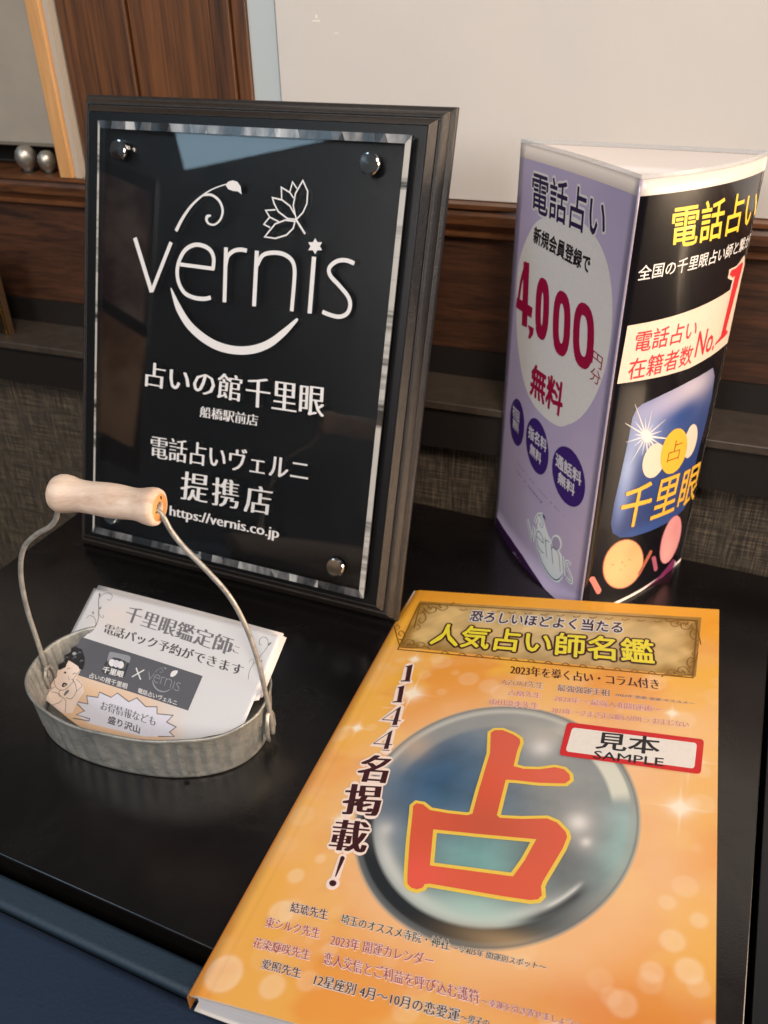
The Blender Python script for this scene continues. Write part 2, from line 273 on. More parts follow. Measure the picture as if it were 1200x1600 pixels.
('card','flourish#r','P','grey',[(141.87,-18.17),(141.65,-16.89),(142.38,-16.85),(142.35,-18.06)],{}),
('card','woman_drawing','P','paperpeach',[(2.77,-57.45),(5.07,-61.65),(5.39,-64.73),(4.17,-73.25),(3.15,-77.78),(10.18,-79.81),(25.83,-79.9),(31.52,-78.03),(31.12,-70.58),(32.41,-64.15),(27.3,-59.26),(21.27,-57.65),(21.68,-54.41),(21.67,-52.05),(15.97,-49.47),(7.55,-49.09),(6.3,-55)],{'layer':3}),
('card','woman_drawing','P','ink',[(1.41,-54.18),(0.58,-48.74),(1.56,-45.51),(5.64,-44.3),(6,-41.54),(8.48,-39.49),(14.56,-40.17),(19.89,-44.54),(22.09,-47.99),(23.06,-51.86),(20.63,-52.3),(18.39,-50.87),(14.21,-49.89),(8.7,-48.97),(8.7,-51.62),(9.04,-53.69),(5.96,-56.04),(3.2,-56.55)],{'layer':4}),
('card','woman_drawing','P','palegrey',[(8.45,-43.88),(10.14,-42.83),(12.19,-43.32),(11.77,-44.87),(9.81,-45.01)],{'layer':5}),
('card','woman_drawing','R','palegrey',[(5.31,-48.82),(5.73,-47.27),(7.52,-47.49)],[0.255],{'layer':5,'smooth':1}),
('card','woman_drawing','R','palegrey',[(11.53,-47.34),(11.95,-45.79),(13.73,-46.01)],[0.253],{'layer':5,'smooth':1}),
('card','woman_drawing','R','palegrey',[(13.26,-43.71),(13.69,-42.16),(15.47,-42.38)],[0.253],{'layer':5,'smooth':1}),
('card','woman_drawing','R','palegrey',[(18.16,-48.14),(18.58,-46.61),(20.34,-46.82)],[0.251],{'layer':5,'smooth':1}),
('card','woman_drawing','R','palegrey',[(4.47,-52.24),(4.89,-50.69),(6.68,-50.9)],[0.254],{'layer':5,'smooth':1}),
('card','woman_drawing','R','ink',[(3.2,-56.55),(2.82,-59.83),(7.79,-65.7),(12.12,-67.58),(16.04,-67.37),(18.28,-65.41),(20.42,-60.98),(19.7,-58.03),(20.73,-55.27),(21.33,-52.29)],[0.287],{'layer':5,'smooth':1}),
('card','woman_drawing','R','ink',[(11.17,-54.61),(11.78,-53.66),(13.45,-53.41)],[0.293],{'layer':5,'smooth':1}),
('card','woman_drawing','R','ink',[(17.56,-56.6),(18.29,-55.39),(19.73,-55.28)],[0.331],{'layer':5,'smooth':1}),
('card','woman_drawing','R','ink',[(15.21,-57.96),(15.8,-59.78),(17.28,-60.04)],[0.207],{'layer':5,'smooth':1}),
('card','woman_drawing','R','ink',[(14.82,-67.05),(13.75,-69.26),(17.02,-71.14),(21.98,-72.55),(26.04,-79.47)],[0.285],{'layer':5,'smooth':1}),
('card','woman_drawing','R','ink',[(19.18,-72.12),(17.7,-75.18),(11.03,-78.82)],[0.284],{'layer':5,'smooth':1}),
('card','woman_drawing','R','ink',[(7.42,-70.48),(12.67,-69.93),(16.38,-71.69)],[0.246],{'layer':5,'smooth':1}),
('card','woman_drawing','R','ink',[(20.9,-70.91),(25.6,-70.48),(26.45,-65.66),(22.58,-61.22),(18.23,-59.18)],[0.284],{'layer':5,'smooth':1}),
('card','woman_drawing','R','ink',[(26.45,-65.66),(28.63,-61.64),(25.59,-59.69),(21.92,-58.66)],[0.245],{'layer':5,'smooth':1}),
('card','woman_drawing','R','ink',[(8.25,-67.15),(6.1,-70.03),(6.14,-72.36)],[0.248],{'layer':5,'smooth':1}),
('card','woman_drawing','P','ink',[(9.97,-57.44),(9.96,-56.17),(11.55,-56.26),(11.91,-57.28)],{'layer':5}),
('card','woman_drawing','P','ink',[(13.4,-65.23),(13.25,-63.16),(14.9,-62.59),(17.17,-62.96),(16.62,-64.42),(15.15,-65.57)],{'layer':5}),
('card','woman_drawing','P','paperpeach',[(14.44,-64.5),(15.13,-63.7),(16.35,-63.71),(15.66,-64.51)],{'layer':6}),
('card','woman_drawing','P','grey',[(18.26,-69.66),(18.51,-67.28),(20.1,-65.88),(21.14,-67),(20.24,-69.16),(19.35,-70.39)],{'layer':6}),
('card','woman_drawing','P','ink',[(3.34,-61.68),(3.63,-60.26),(4.88,-60.91),(5.01,-63.09)],{'layer':5}),
('left','price_oval','P','white',[(50.05,258.14),(64.71,261.13),(82.78,259.77),(98.94,254.05),(111.27,245.09),(119.75,232.61),(124.68,217.61),(126.21,199.67),(124.43,181.3),(117.68,161.6),(107.1,144.95),(93.09,133.33),(82.41,128.33),(63.46,127.41),(45.14,131.07),(29.45,142.57),(15.83,165.82),(9.65,191.26),(8.23,213.96),(13.56,231.16),(24.57,247.33),(36.53,254.23)],{'smooth':1}),
('left','heading_lettering','T','navyink','電話占い',(19.48,254.89),(105.38,254.24),(16.8,278.99),{'outline':[('white',0.055)],'bold':0.012,'layer':3}),
('left','subheading_lettering','T','ink','新規会員登録で',(25.33,235.91),(94.54,233.57),(25.09,246.25),{'bold':0.03,'layer':3}),
('left','price_lettering','R','crimson',[(19.28,221.29),(24.77,178.33)],[7.833],{'layer':4}),
('left','price_lettering','R','crimson',[(19.28,221.29),(14.5,207.54),(12.68,192.51)],[3.216],{'layer':3,'smooth':1}),
('left','price_lettering','R','crimson',[(10.4,191.15),(33.6,190.67)],[7.262],{'layer':5}),
('left','price_lettering','P','crimson',[(29.18,180.96),(38.04,181.4),(38.04,176.91),(34.24,172.24),(31.7,172.54),(32.48,177.03)],{'layer':3}),
('left','price_lettering','R','crimson',[(51.28,197.45),(52.04,191.72),(52.2,188.03),(51.95,185.19),(51.3,183.14),(50.24,181.87),(48.49,181.41),(46.6,181.78),(45.14,182.99),(43.83,185.03),(42.69,187.88),(41.69,191.62),(40.7,197.45),(40.01,203.23),(39.91,206.9),(40.22,209.66),(40.9,211.63),(41.96,212.79),(43.67,213.15),(45.49,212.71),(46.88,211.49),(48.14,209.51),(49.25,206.76),(50.24,203.14),(51.28,197.45)],[7.564],{'layer':3}),
('left','price_lettering','R','crimson',[(51.3,183.14),(50.24,181.87),(48.49,181.41),(46.6,181.78),(45.14,182.99),(43.83,185.03)],[8.48],{'layer':4}),
('left','price_lettering','R','crimson',[(40.9,211.63),(41.96,212.79),(43.67,213.15),(45.49,212.71),(46.88,211.49),(48.14,209.51)],[8.079],{'layer':4}),
('left','price_lettering','R','crimson',[(78.92,195.83),(79.78,189.96),(79.88,186.17),(79.46,183.25),(78.54,181.14),(77.1,179.83),(74.76,179.35),(72.25,179.71),(70.33,180.95),(68.63,183.04),(67.16,185.97),(65.91,189.82),(64.69,195.81),(63.87,201.76),(63.82,205.52),(64.29,208.36),(65.26,210.37),(66.73,211.57),(69.06,211.92),(71.53,211.46),(73.39,210.22),(75.03,208.18),(76.47,205.36),(77.69,201.66),(78.92,195.83)],[7.488],{'layer':3}),
('left','price_lettering','R','crimson',[(78.54,181.14),(77.1,179.83),(74.76,179.35),(72.25,179.71),(70.33,180.95),(68.63,183.04)],[7.986],{'layer':4}),
('left','price_lettering','R','crimson',[(65.26,210.37),(66.73,211.57),(69.06,211.92),(71.53,211.46),(73.39,210.22),(75.03,208.18)],[7.656],{'layer':4}),
('left','price_lettering','R','crimson',[(106.48,196.51),(107.29,190.75),(107.3,187.04),(106.72,184.19),(105.59,182.11),(103.89,180.84),(101.18,180.37),(98.28,180.74),(96.09,181.96),(94.17,184.01),(92.52,186.89),(91.15,190.66),(89.86,196.53),(89.03,202.36),(89.05,206.04),(89.67,208.82),(90.86,210.78),(92.62,211.94),(95.39,212.28),(98.28,211.82),(100.44,210.6),(102.31,208.61),(103.9,205.85),(105.23,202.22),(106.48,196.51)],[7.322],{'layer':3}),
('left','price_lettering','R','crimson',[(105.59,182.11),(103.89,180.84),(101.18,180.37),(98.28,180.74),(96.09,181.96),(94.17,184.01)],[7.495],{'layer':4}),
('left','price_lettering','R','crimson',[(90.86,210.78),(92.62,211.94),(95.39,212.28),(98.28,211.82),(100.44,210.6),(102.31,208.61)],[7.229],{'layer':4}),
('left','unit_lettering','T','crimson','円',(110.54,183.59),(121.63,182.48),(110.56,191.89),{'bold':0,'layer':3}),
('left','unit_lettering','T','crimson','分',(111.04,173.01),(122.34,172.1),(110.95,181.91),{'bold':0,'layer':3}),
('left','free_lettering','T','crimson','無料',(42.71,135.2),(85.92,136.24),(41.77,157.67),{'bold':0.03,'layer':3}),
('left','benefit_disc','P','purple',[(39.11,111.33),(40.01,107.51),(40.34,103.61),(40.08,99.81),(39.22,96.29),(37.79,93.23),(35.85,90.78),(33.48,89.06),(30.78,88.18),(27.9,88.18),(24.99,89.08),(22.21,90.85),(19.72,93.4),(17.67,96.62),(16.19,100.32),(15.35,104.33),(15.18,108.41),(15.68,112.35),(16.8,115.93),(18.46,118.98),(20.56,121.34),(22.99,122.91),(25.63,123.61),(28.35,123.44),(31.03,122.4),(33.55,120.56),(35.8,118.01),(37.68,114.89)],{'layer':2,'own':1}),
('left','benefit_disc','P','purple',[(75,110.28),(76.81,106.24),(77.9,102.02),(78.21,97.81),(77.72,93.82),(76.44,90.24),(74.43,87.25),(71.75,85.01),(68.51,83.62),(64.87,83.17),(60.98,83.68),(57.05,85.14),(53.3,87.49),(49.94,90.62),(47.17,94.37),(45.15,98.55),(44.02,102.95),(43.82,107.32),(44.54,111.43),(46.14,115.06),(48.5,118.02),(51.47,120.17),(54.9,121.42),(58.59,121.7),(62.38,121.04),(66.07,119.46),(69.51,117.05),(72.52,113.95)],{'layer':2,'own':1}),
('left','benefit_disc','P','purple',[(118.78,110.58),(120.9,106.59),(122.2,102.28),(122.6,97.84),(122.11,93.5),(120.74,89.47),(118.53,85.95),(115.59,83.12),(112.02,81.12),(107.97,80.06),(103.63,79.99),(99.19,80.93),(94.9,82.83),(90.99,85.61),(87.69,89.14),(85.2,93.23),(83.68,97.68),(83.23,102.25),(83.86,106.7),(85.53,110.79),(88.12,114.31),(91.48,117.08),(95.41,118.97),(99.68,119.9),(104.08,119.84),(108.38,118.79),(112.38,116.83),(115.89,114.05)],{'layer':2,'own':1}),
('left','benefit_lettering','T','pale','初回',(19.73,108.15),(31.48,106.89),(18.65,116.52),{'bold':0.03,'layer':4}),
('left','benefit_lettering','T','pale','無料',(21.62,99.31),(32.37,98.05),(20.94,107.22),{'bold':0.03,'layer':4}),
('left','benefit_lettering','T','pale','指名料',(47.59,103.63),(74.19,103.8),(46.71,112.83),{'bold':0.03,'layer':4}),
('left','benefit_lettering','T','pale','無料',(52.65,92.76),(69.38,91.68),(52.08,101.13),{'bold':0.03,'layer':4}),
('left','benefit_lettering','T','pale','通話料',(87.7,100.63),(118.08,100.32),(86.41,110.13),{'bold':0.03,'layer':4}),
('left','benefit_lettering','T','pale','無料',(92.79,90.12),(112.74,89.44),(92.21,98.7),{'bold':0.03,'layer':4}),
('left','small_print','R','lilacdark',[(34.13,76.16),(106.44,69.35)],[1.342],{'layer':1,'dash':26}),
('left','small_print','R','lilacdark',[(33.07,69.78),(77.61,64.91)],[2.036],{'layer':1,'dash':14}),
('left','vernis_emblem','R','glow',[(60.44,41.5),(71.89,28.52)],[4.059],{'layer':1}),
('left','vernis_emblem','R','glow',[(71.84,28.63),(71.75,41.42)],[3.893],{'layer':1}),
('left','vernis_emblem','R','glow',[(86.53,35.61),(76.79,36.14)],[3.658],{'layer':1}),
('left','vernis_emblem','R','glow',[(86.2,35.54),(85.25,38.16),(83.47,40.17),(80.85,41.21),(78.36,41.16),(76.58,39.73),(76.14,37.01),(76.84,34.18),(78.59,31.43),(81.19,29.14),(84.12,28.12),(86.93,27.95),(88.65,28.39)],[3.796],{'smooth':1,'layer':1}),
('left','vernis_emblem','R','glow',[(87.28,41.09),(92.64,27.38)],[3.491],{'layer':1}),
('left','vernis_emblem','R','glow',[(89.12,36.64),(88.69,38.89),(89.59,40.23),(91.14,40.68),(92.96,40.46)],[3.483],{'smooth':1,'layer':1}),
('left','vernis_emblem','R','glow',[(95.47,40.53),(100.35,26.6)],[3.383],{'layer':1}),
('left','vernis_emblem','R','glow',[(97,36.91),(97.35,39.33),(99.35,40.1),(102.17,39.79),(104.77,38.3),(106.38,35.9),(107.73,31.96),(109.66,25.44)],[3.238],{'smooth':1,'layer':1}),
('left','vernis_emblem','R','glow',[(109.63,39.11),(113.91,24.83)],[3.173],{'layer':1}),
('left','vernis_emblem','R','glow',[(119.19,37.23),(117.06,38.07),(115.17,37.9),(114.11,36.37),(114.98,34.4),(117.86,31.8),(120.8,28.9),(122.02,26.6),(122.04,24.62),(120.67,23.81),(118.29,24.46),(116.57,25.24)],[2.957],{'smooth':1,'layer':1}),
('left','vernis_emblem','R','glow',[(71.87,44.28),(72.25,47.44),(73.34,50.73),(75.1,53.2),(77.37,55.16),(80.48,56.53)],[3.716,3.592,3.407,3.221,3.035,2.973],{'smooth':1,'layer':1}),
('left','vernis_emblem','R','glow',[(75.29,53.49),(77.71,53.73),(80.5,52.37),(82.43,50.12),(82.8,47.9),(81.87,46.57),(80.28,46.65),(79.14,47.54),(78.98,48.44),(79.86,48.71)],[3.103,3.222,3.282,3.282,3.163,3.103,3.103,3.342,3.461,2.984],{'smooth':1,'layer':1}),
('left','vernis_emblem','P','glow',[(80.46,56.31),(80.81,57.15),(81.86,57.53),(83.2,57.25),(84.59,56.14),(85.74,54.19),(84.41,54.92),(83,54.98),(81.62,55.36)],{'layer':1}),
('left','vernis_emblem','R','glow',[(76.88,30.08),(81.2,25.25),(85.88,21.15),(91.08,18.03),(95.92,16.05),(100.7,15.24),(104.59,15.62),(107.67,17.23),(109.94,20.12),(111.75,23.49)],[2.578,3.975,4.19,4.297,4.297,4.19,4.19,4.082,3.76,2.901],{'smooth':1,'layer':1}),
('left','vernis_emblem','P','glow',[(75.24,43.79),(75.72,51.16),(80.11,55.3),(91.9,44.62),(107.94,39.8),(112.66,28.54),(107.37,19.42),(100.84,16.99),(91.69,20.1),(81.97,28.79)],{'layer':2,'smooth':1}),
('left','vernis_emblem','P','glow',[(106.57,49.18),(106.97,47.89),(107.09,46.48),(106.9,44.99),(106.43,43.52),(105.69,42.12),(104.72,40.88),(103.56,39.84),(102.27,39.07),(100.91,38.6),(99.54,38.46),(98.24,38.66),(97.08,39.18),(96.11,40),(95.39,41.09),(94.96,42.39),(94.84,43.82),(95.04,45.33),(95.55,46.83),(96.33,48.24),(97.35,49.49),(98.55,50.52),(99.87,51.28),(101.24,51.73),(102.59,51.85),(103.85,51.63),(104.97,51.09),(105.89,50.26)],{'layer':2}),
('left','vernis_emblem','P','lilacgrey',[(104.98,47.46),(105.33,46.38),(105.46,45.2),(105.35,43.97),(105,42.77),(104.45,41.64),(103.7,40.64),(102.8,39.82),(101.79,39.23),(100.72,38.9),(99.64,38.83),(98.6,39.04),(97.67,39.52),(96.88,40.23),(96.29,41.16),(95.92,42.25),(95.79,43.44),(95.91,44.68),(96.27,45.9),(96.86,47.04),(97.63,48.04),(98.56,48.85),(99.59,49.43),(100.66,49.76),(101.73,49.81),(102.75,49.59),(103.65,49.1),(104.41,48.38)],{'layer':3}),
('left','vernis_emblem','R','steel',[(60.44,41.5),(71.89,28.52)],[0.686],{'layer':4}),
('left','vernis_emblem','R','steel',[(71.84,28.63),(71.75,41.42)],[0.635],{'layer':4}),
('left','vernis_emblem','R','steel',[(86.53,35.61),(76.79,36.14)],[0.574],{'layer':4}),
('left','vernis_emblem','R','steel',[(86.2,35.54),(85.25,38.16),(83.47,40.17),(80.85,41.21),(78.36,41.16),(76.58,39.73),(76.14,37.01),(76.84,34.18),(78.59,31.43),(81.19,29.14),(84.12,28.12),(86.93,27.95),(88.65,28.39)],[0.619],{'smooth':1,'layer':4}),
('left','vernis_emblem','R','steel',[(87.28,41.09),(92.64,27.38)],[0.58],{'layer':4}),
('left','vernis_emblem','R','steel',[(89.12,36.64),(88.69,38.89),(89.59,40.23),(91.14,40.68),(92.96,40.46)],[0.568],{'smooth':1,'layer':4}),
('left','vernis_emblem','R','steel',[(95.47,40.53),(100.35,26.6)],[0.572],{'layer':4}),
('left','vernis_emblem','R','steel',[(97,36.91),(97.35,39.33),(99.35,40.1),(102.17,39.79),(104.77,38.3),(106.38,35.9),(107.73,31.96),(109.66,25.44)],[0.538],{'smooth':1,'layer':4}),
('left','vernis_emblem','R','steel',[(109.63,39.11),(113.91,24.83)],[0.545],{'layer':4}),
('left','vernis_emblem','R','steel',[(119.19,37.23),(117.06,38.07),(115.17,37.9),(114.11,36.37),(114.98,34.4),(117.86,31.8),(120.8,28.9),(122.02,26.6),(122.04,24.62),(120.67,23.81),(118.29,24.46),(116.57,25.24)],[0.491],{'smooth':1,'layer':4}),
('left','vernis_emblem','R','steel',[(71.87,44.28),(72.25,47.44),(73.34,50.73),(75.1,53.2),(77.37,55.16),(80.48,56.53)],[0.595,0.551,0.486,0.421,0.356,0.334],{'smooth':1,'layer':4}),
('left','vernis_emblem','R','steel',[(75.29,53.49),(77.71,53.73),(80.5,52.37),(82.43,50.12),(82.8,47.9),(81.87,46.57),(80.28,46.65),(79.14,47.54),(78.98,48.44),(79.86,48.71)],[0.406,0.448,0.468,0.468,0.427,0.406,0.406,0.489,0.531,0.364],{'smooth':1,'layer':4}),
('left','vernis_emblem','P','steel',[(80.46,56.31),(80.81,57.15),(81.86,57.53),(83.2,57.25),(84.59,56.14),(85.74,54.19),(84.41,54.92),(83,54.98),(81.62,55.36)],{'layer':4}),
('left','vernis_emblem','R','steel',[(76.88,30.08),(81.2,25.25),(85.88,21.15),(91.08,18.03),(95.92,16.05),(100.7,15.24),(104.59,15.62),(107.67,17.23),(109.94,20.12),(111.75,23.49)],[0.29,0.779,0.854,0.892,0.892,0.854,0.854,0.816,0.704,0.403],{'smooth':1,'layer':4}),
('left','purple_strip','P','purpledark',[(0.59,7.69),(8.31,9.06),(39.31,9.78),(60.67,8.35),(82.82,3.74),(103.21,-1.97),(105.26,-12.76),(83.93,-13.76),(64.59,-8.67),(43.72,-4.62),(20.91,-3.12),(2.7,-1.69)],{'layer':1}),
('left','strip_lettering','T','lilacgrey','占いの館 千里眼',(43.77,-1.1),(97.83,-9.53),(46.13,3.92),{'layer':2,'bold':0}),
('right','heading_lettering','T','yellow','電話占い',(26.23,254.77),(115.3,254.05),(23.38,277.67),{'bold':0.012,'layer':2}),
('right','subheading_lettering','T','white','全国の千里眼占い師と繋が',(6.73,239.47),(115.3,240.27),(6.78,247.81),{'bold':0.01,'layer':2}),
('right','rank_panel','P','cream',[(4.94,213.83),(20.87,213.83),(39.03,214.13),(60.02,214.93),(85.76,216.46),(115.3,218.81),(115.3,198.06),(115.3,177.54),(87.48,176.15),(63.14,175),(40.53,175.97),(21.18,177.16),(3.56,178.28)],{'layer':1}),
('right','rank_lettering','T','red','電話占い',(11.93,196.33),(63.62,194.92),(12.08,209.21),{'bold':0.01,'layer':2}),
('right','rank_lettering','T','red','在籍者数',(10.44,179.28),(64.75,177.72),(10.27,192.68),{'bold':0.01,'layer':2}),
('right','rank_lettering','T','red','No.',(67.37,181.25),(90.6,180.03),(67.54,198.05),{'bold':0.01,'layer':3}),
('right','rank_numeral','P','cream',[(90.05,226.29),(89.3,231.94),(100.19,231.88),(110.45,236.25),(115.3,229.34),(110.42,188.32),(115.12,183.4),(91.78,181.65),(88.52,185.16),(95.08,188.46),(97.89,223.29)],{'layer':3}),
('right','rank_numeral','P','red',[(91.27,228.14),(92.33,230.73),(99.89,230.61),(103.89,231.43),(108.81,232.28),(111.29,230.51),(105.16,189.17),(109.41,187.32),(109.75,185.47),(92.03,182.7),(91.91,184.21),(98.28,186.86),(100.68,225.43),(97.3,225.18)],{'layer':4}),
('right','sphere_logo','P','logoblue',[(21.23,158.3),(25.41,160.51),(43.68,163.24),(66.25,165.2),(84.02,165.69),(96.88,165.81),(103.02,158.01),(106.37,141.51),(105.75,122.34),(102.83,103.42),(102.21,82.89),(105.19,61.93),(98.76,54.88),(79.59,53.54),(57.03,55.12),(37.38,57.76),(25.94,61.22),(18.39,67.14),(15.4,75.6),(15.5,92.08),(17.27,114.56),(18.65,137.87),(19.07,152.41)],{'layer':1,'grad':[(35.91,143.39,28.51,22.81,'7d8fc0',0.7),(46.07,153.78,29.36,11.74,'a9a8cc',0.75),(73.57,159.03,26.98,13.49,'c5bccb',0.85),(21.93,115.04,6.58,22.55,'9fb0d8',0.8),(21.61,90.29,4.88,17.57,'7b90c4',0.7),(63.83,140.38,24.03,10.92,'2b4a8c',0.9),(74.41,140.42,13.91,9.27,'24407c',0.8),(52.7,72.36,29.64,15.96,'28386c',0.8),(46.71,57.21,34.03,6.81,'3c5a9c',0.6),(33.34,136.6,8.55,9.5,'aebde4',0.7)]}),
('right','sphere_logo','R','white',[(35.1,135.96),(63.14,125.19)],[1.557,0.267],{'layer':4}),
('right','sphere_logo','R','white',[(35.07,135.41),(47.02,127.21)],[1.434,0.246],{'layer':4}),
('right','sphere_logo','R','white',[(34.83,135.01),(51.05,117.96)],[1.482,0.254],{'layer':4}),
('right','sphere_logo','R','white',[(34.41,134.79),(39.92,125.52)],[1.393,0.239],{'layer':4}),
('right','sphere_logo','R','white',[(33.86,134.8),(40.07,113.34)],[1.42,0.243],{'layer':4}),
('right','sphere_logo','R','white',[(33.25,135.02),(32.52,122.99)],[1.355,0.232],{'layer':4}),
('right','sphere_logo','R','white',[(32.65,135.43),(23.15,118.72)],[1.314,0.225],{'layer':4}),
('right','sphere_logo','R','white',[(32.15,135.98),(24.56,131.85)],[1.293,0.222],{'layer':4}),
('right','sphere_logo','R','white',[(31.78,136.61),(17.06,136.25)],[1.248,0.214],{'layer':4}),
('right','sphere_logo','R','white',[(31.61,137.23),(23.29,140.19)],[1.27,0.218],{'layer':4}),
('right','sphere_logo','R','white',[(31.64,137.78),(13.72,150.29)],[1.204,0.206],{'layer':4}),
('right','sphere_logo','R','white',[(31.88,138.19),(21.54,149.57)],[1.242,0.213],{'layer':4}),
('right','sphere_logo','R','white',[(32.29,138.4),(18.79,162.27)],[1.203,0.206],{'layer':4}),
('right','sphere_logo','R','white',[(32.83,138.4),(29.62,149.87)],[1.282,0.22],{'layer':4}),
('right','sphere_logo','R','white',[(33.44,138.18),(34.38,153.71)],[1.3,0.223],{'layer':4}),
('right','sphere_logo','R','white',[(34.03,137.77),(37.52,143.57)],[1.339,0.23],{'layer':4}),
('right','sphere_logo','R','white',[(34.55,137.22),(49.18,143.95)],[1.412,0.242],{'layer':4}),
('right','sphere_logo','R','white',[(34.92,136.59),(47.42,136.19)],[1.417,0.243],{'layer':4}),
('right','sphere_logo','P','white',[(37.27,135.54),(37.38,134.61),(37.29,133.78),(37,133.1),(36.52,132.59),(35.89,132.28),(35.12,132.2),(34.27,132.33),(33.38,132.67),(32.5,133.21),(31.66,133.92),(30.92,134.75),(30.29,135.68),(29.83,136.65),(29.54,137.61),(29.44,138.52),(29.53,139.34),(29.81,140.02),(30.26,140.53),(30.87,140.85),(31.61,140.95),(32.43,140.83),(33.3,140.51),(34.19,139.98),(35.04,139.28),(35.81,138.44),(36.46,137.5),(36.95,136.52)],{'layer':5}),
('right','sphere_logo','P','cream',[(56.58,109.06),(55.71,106.49),(54.29,104.38),(52.39,102.82),(50.14,101.88),(47.67,101.61),(45.11,102),(42.6,103.04),(40.26,104.67),(38.21,106.8),(36.53,109.33),(35.28,112.13),(34.53,115.07),(34.28,118.02),(34.55,120.81),(35.32,123.34),(36.56,125.46),(38.22,127.07),(40.22,128.1),(42.48,128.48),(44.92,128.19),(47.41,127.23),(49.83,125.64),(52.07,123.51),(54,120.93),(55.49,118.04),(56.46,114.98),(56.83,111.94)],{'layer':5}),
('right','sphere_logo','P','cream',[(94.95,111.58),(94.58,108.82),(93.71,106.45),(92.41,104.57),(90.76,103.28),(88.85,102.64),(86.8,102.68),(84.72,103.38),(82.72,104.71),(80.89,106.59),(79.31,108.93),(78.04,111.62),(77.14,114.52),(76.64,117.49),(76.55,120.39),(76.88,123.09),(77.6,125.44),(78.7,127.33),(80.13,128.68),(81.83,129.4),(83.73,129.46),(85.75,128.85),(87.8,127.59),(89.77,125.73),(91.55,123.37),(93.04,120.63),(94.15,117.64),(94.8,114.57)],{'layer':5}),
('right','sphere_logo','P','gold',[(82.08,107.09),(81.05,103.64),(79.18,100.82),(76.6,98.76),(73.49,97.55),(70.05,97.23),(66.48,97.79),(62.98,99.2),(59.71,101.38),(56.82,104.22),(54.42,107.58),(52.6,111.3),(51.42,115.2),(50.91,119.11),(51.08,122.84),(51.92,126.22),(53.39,129.08),(55.44,131.27),(58,132.7),(60.97,133.26),(64.24,132.92),(67.68,131.68),(71.13,129.58),(74.41,126.72),(77.34,123.22),(79.72,119.29),(81.38,115.13),(82.19,110.99)],{'layer':6}),
('right','sphere_logo','T','brown','占',(59.25,108.49),(74.96,106.52),(58.9,124.82),{'layer':7,'bold':-0.01}),
('right','brand_lettering','T','gold','千里眼',(21.71,68.73),(113.14,57.15),(22.46,101.73),{'bold':0.01,'layer':8}),
('right','orange_disc_rim','P','coraldark',[(55.32,20.58),(53.36,16.84),(50.34,14.12),(46.47,12.52),(42.01,12.08),(37.24,12.8),(32.43,14.59),(27.84,17.36),(23.68,20.96),(20.12,25.21),(17.31,29.92),(15.32,34.89),(14.23,39.87),(14.05,44.66),(14.77,49.02),(16.35,52.76),(18.75,55.69),(21.85,57.66),(25.56,58.56),(29.74,58.3),(34.23,56.88),(38.84,54.32),(43.35,50.73),(47.53,46.28),(51.11,41.2),(53.86,35.78),(55.56,30.32),(56.06,25.16)],{'layer':1}),
('right','pink_disc_rim','P','rosedark',[(103.4,24.05),(102.2,19.82),(100.21,16.33),(97.57,13.74),(94.47,12.17),(91.1,11.67),(87.65,12.25),(84.3,13.88),(81.21,16.46),(78.51,19.87),(76.3,23.94),(74.66,28.48),(73.64,33.28),(73.28,38.09),(73.57,42.71),(74.51,46.9),(76.05,50.46),(78.14,53.21),(80.7,55.02),(83.66,55.77),(86.89,55.41),(90.26,53.94),(93.6,51.41),(96.75,47.94),(99.5,43.7),(101.69,38.92),(103.13,33.87),(103.72,28.82)],{'layer':1}),
('right','orange_disc','P','peach',[(54.14,21.42),(52.28,17.82),(49.41,15.17),(45.74,13.59),(41.51,13.13),(36.98,13.77),(32.42,15.45),(28.05,18.07),(24.09,21.5),(20.7,25.56),(18.01,30.08),(16.12,34.84),(15.08,39.63),(14.91,44.24),(15.61,48.44),(17.14,52.04),(19.44,54.87),(22.42,56.78),(25.97,57.66),(29.97,57.43),(34.25,56.08),(38.64,53.65),(42.92,50.24),(46.87,45.99),(50.25,41.15),(52.83,35.97),(54.41,30.76),(54.87,25.81)],{'layer':2,'grad':[(28.99,30.73,13.45,13.45,'f0c48c',0.7),(41.58,45.71,8.29,8.29,'dba068',0.6)]}),
('right','pink_disc','P','rose',[(102.06,24.91),(100.93,20.77),(99.08,17.33),(96.64,14.73),(93.78,13.1),(90.66,12.51),(87.48,12.96),(84.38,14.43),(81.52,16.84),(79.02,20.07),(76.99,23.97),(75.48,28.33),(74.56,32.96),(74.25,37.62),(74.55,42.11),(75.45,46.2),(76.91,49.69),(78.88,52.41),(81.29,54.23),(84.06,55.03),(87.06,54.76),(90.18,53.42),(93.26,51.06),(96.13,47.79),(98.64,43.77),(100.61,39.22),(101.89,34.38),(102.39,29.53)],{'layer':2,'grad':[(86.42,22.61,9.37,14.06,'eeb0aa',0.7),(90.38,42.91,7.02,11.7,'cf8288',0.5)]}),
('right','orange_disc_print','R','coraldark',[(21.96,40.74),(23.27,39.13),(24.43,39.37)],[0.434],{'layer':5}),
('right','orange_disc_print','R','coraldark',[(30.97,39.09),(32.38,37.41),(33.61,37.6)],[0.449],{'layer':5}),
('right','orange_disc_print','R','coraldark',[(37.85,38.94),(39.33,37.21),(40.62,37.36)],[0.462],{'layer':5}),
('right','orange_disc_print','R','coraldark',[(30.58,31.79),(32.41,32.59)],[0.453],{'layer':5}),
('right','orange_disc_print','R','coraldark',[(34.79,33.5),(36.66,34.27)],[0.459],{'layer':5}),
('right','accent_bar','P','coral',[(4.04,33.33),(5.35,35.12),(8.21,34.42),(16.6,19.81),(15.39,16.86),(12.74,17.83)],{'layer':2,'own':1}),
('right','accent_bar','P','coraldark',[(51.3,19.92),(60.83,36.99),(64.05,35.17),(63.68,32.38),(53.95,17.46)],{'layer':2,'own':1}),
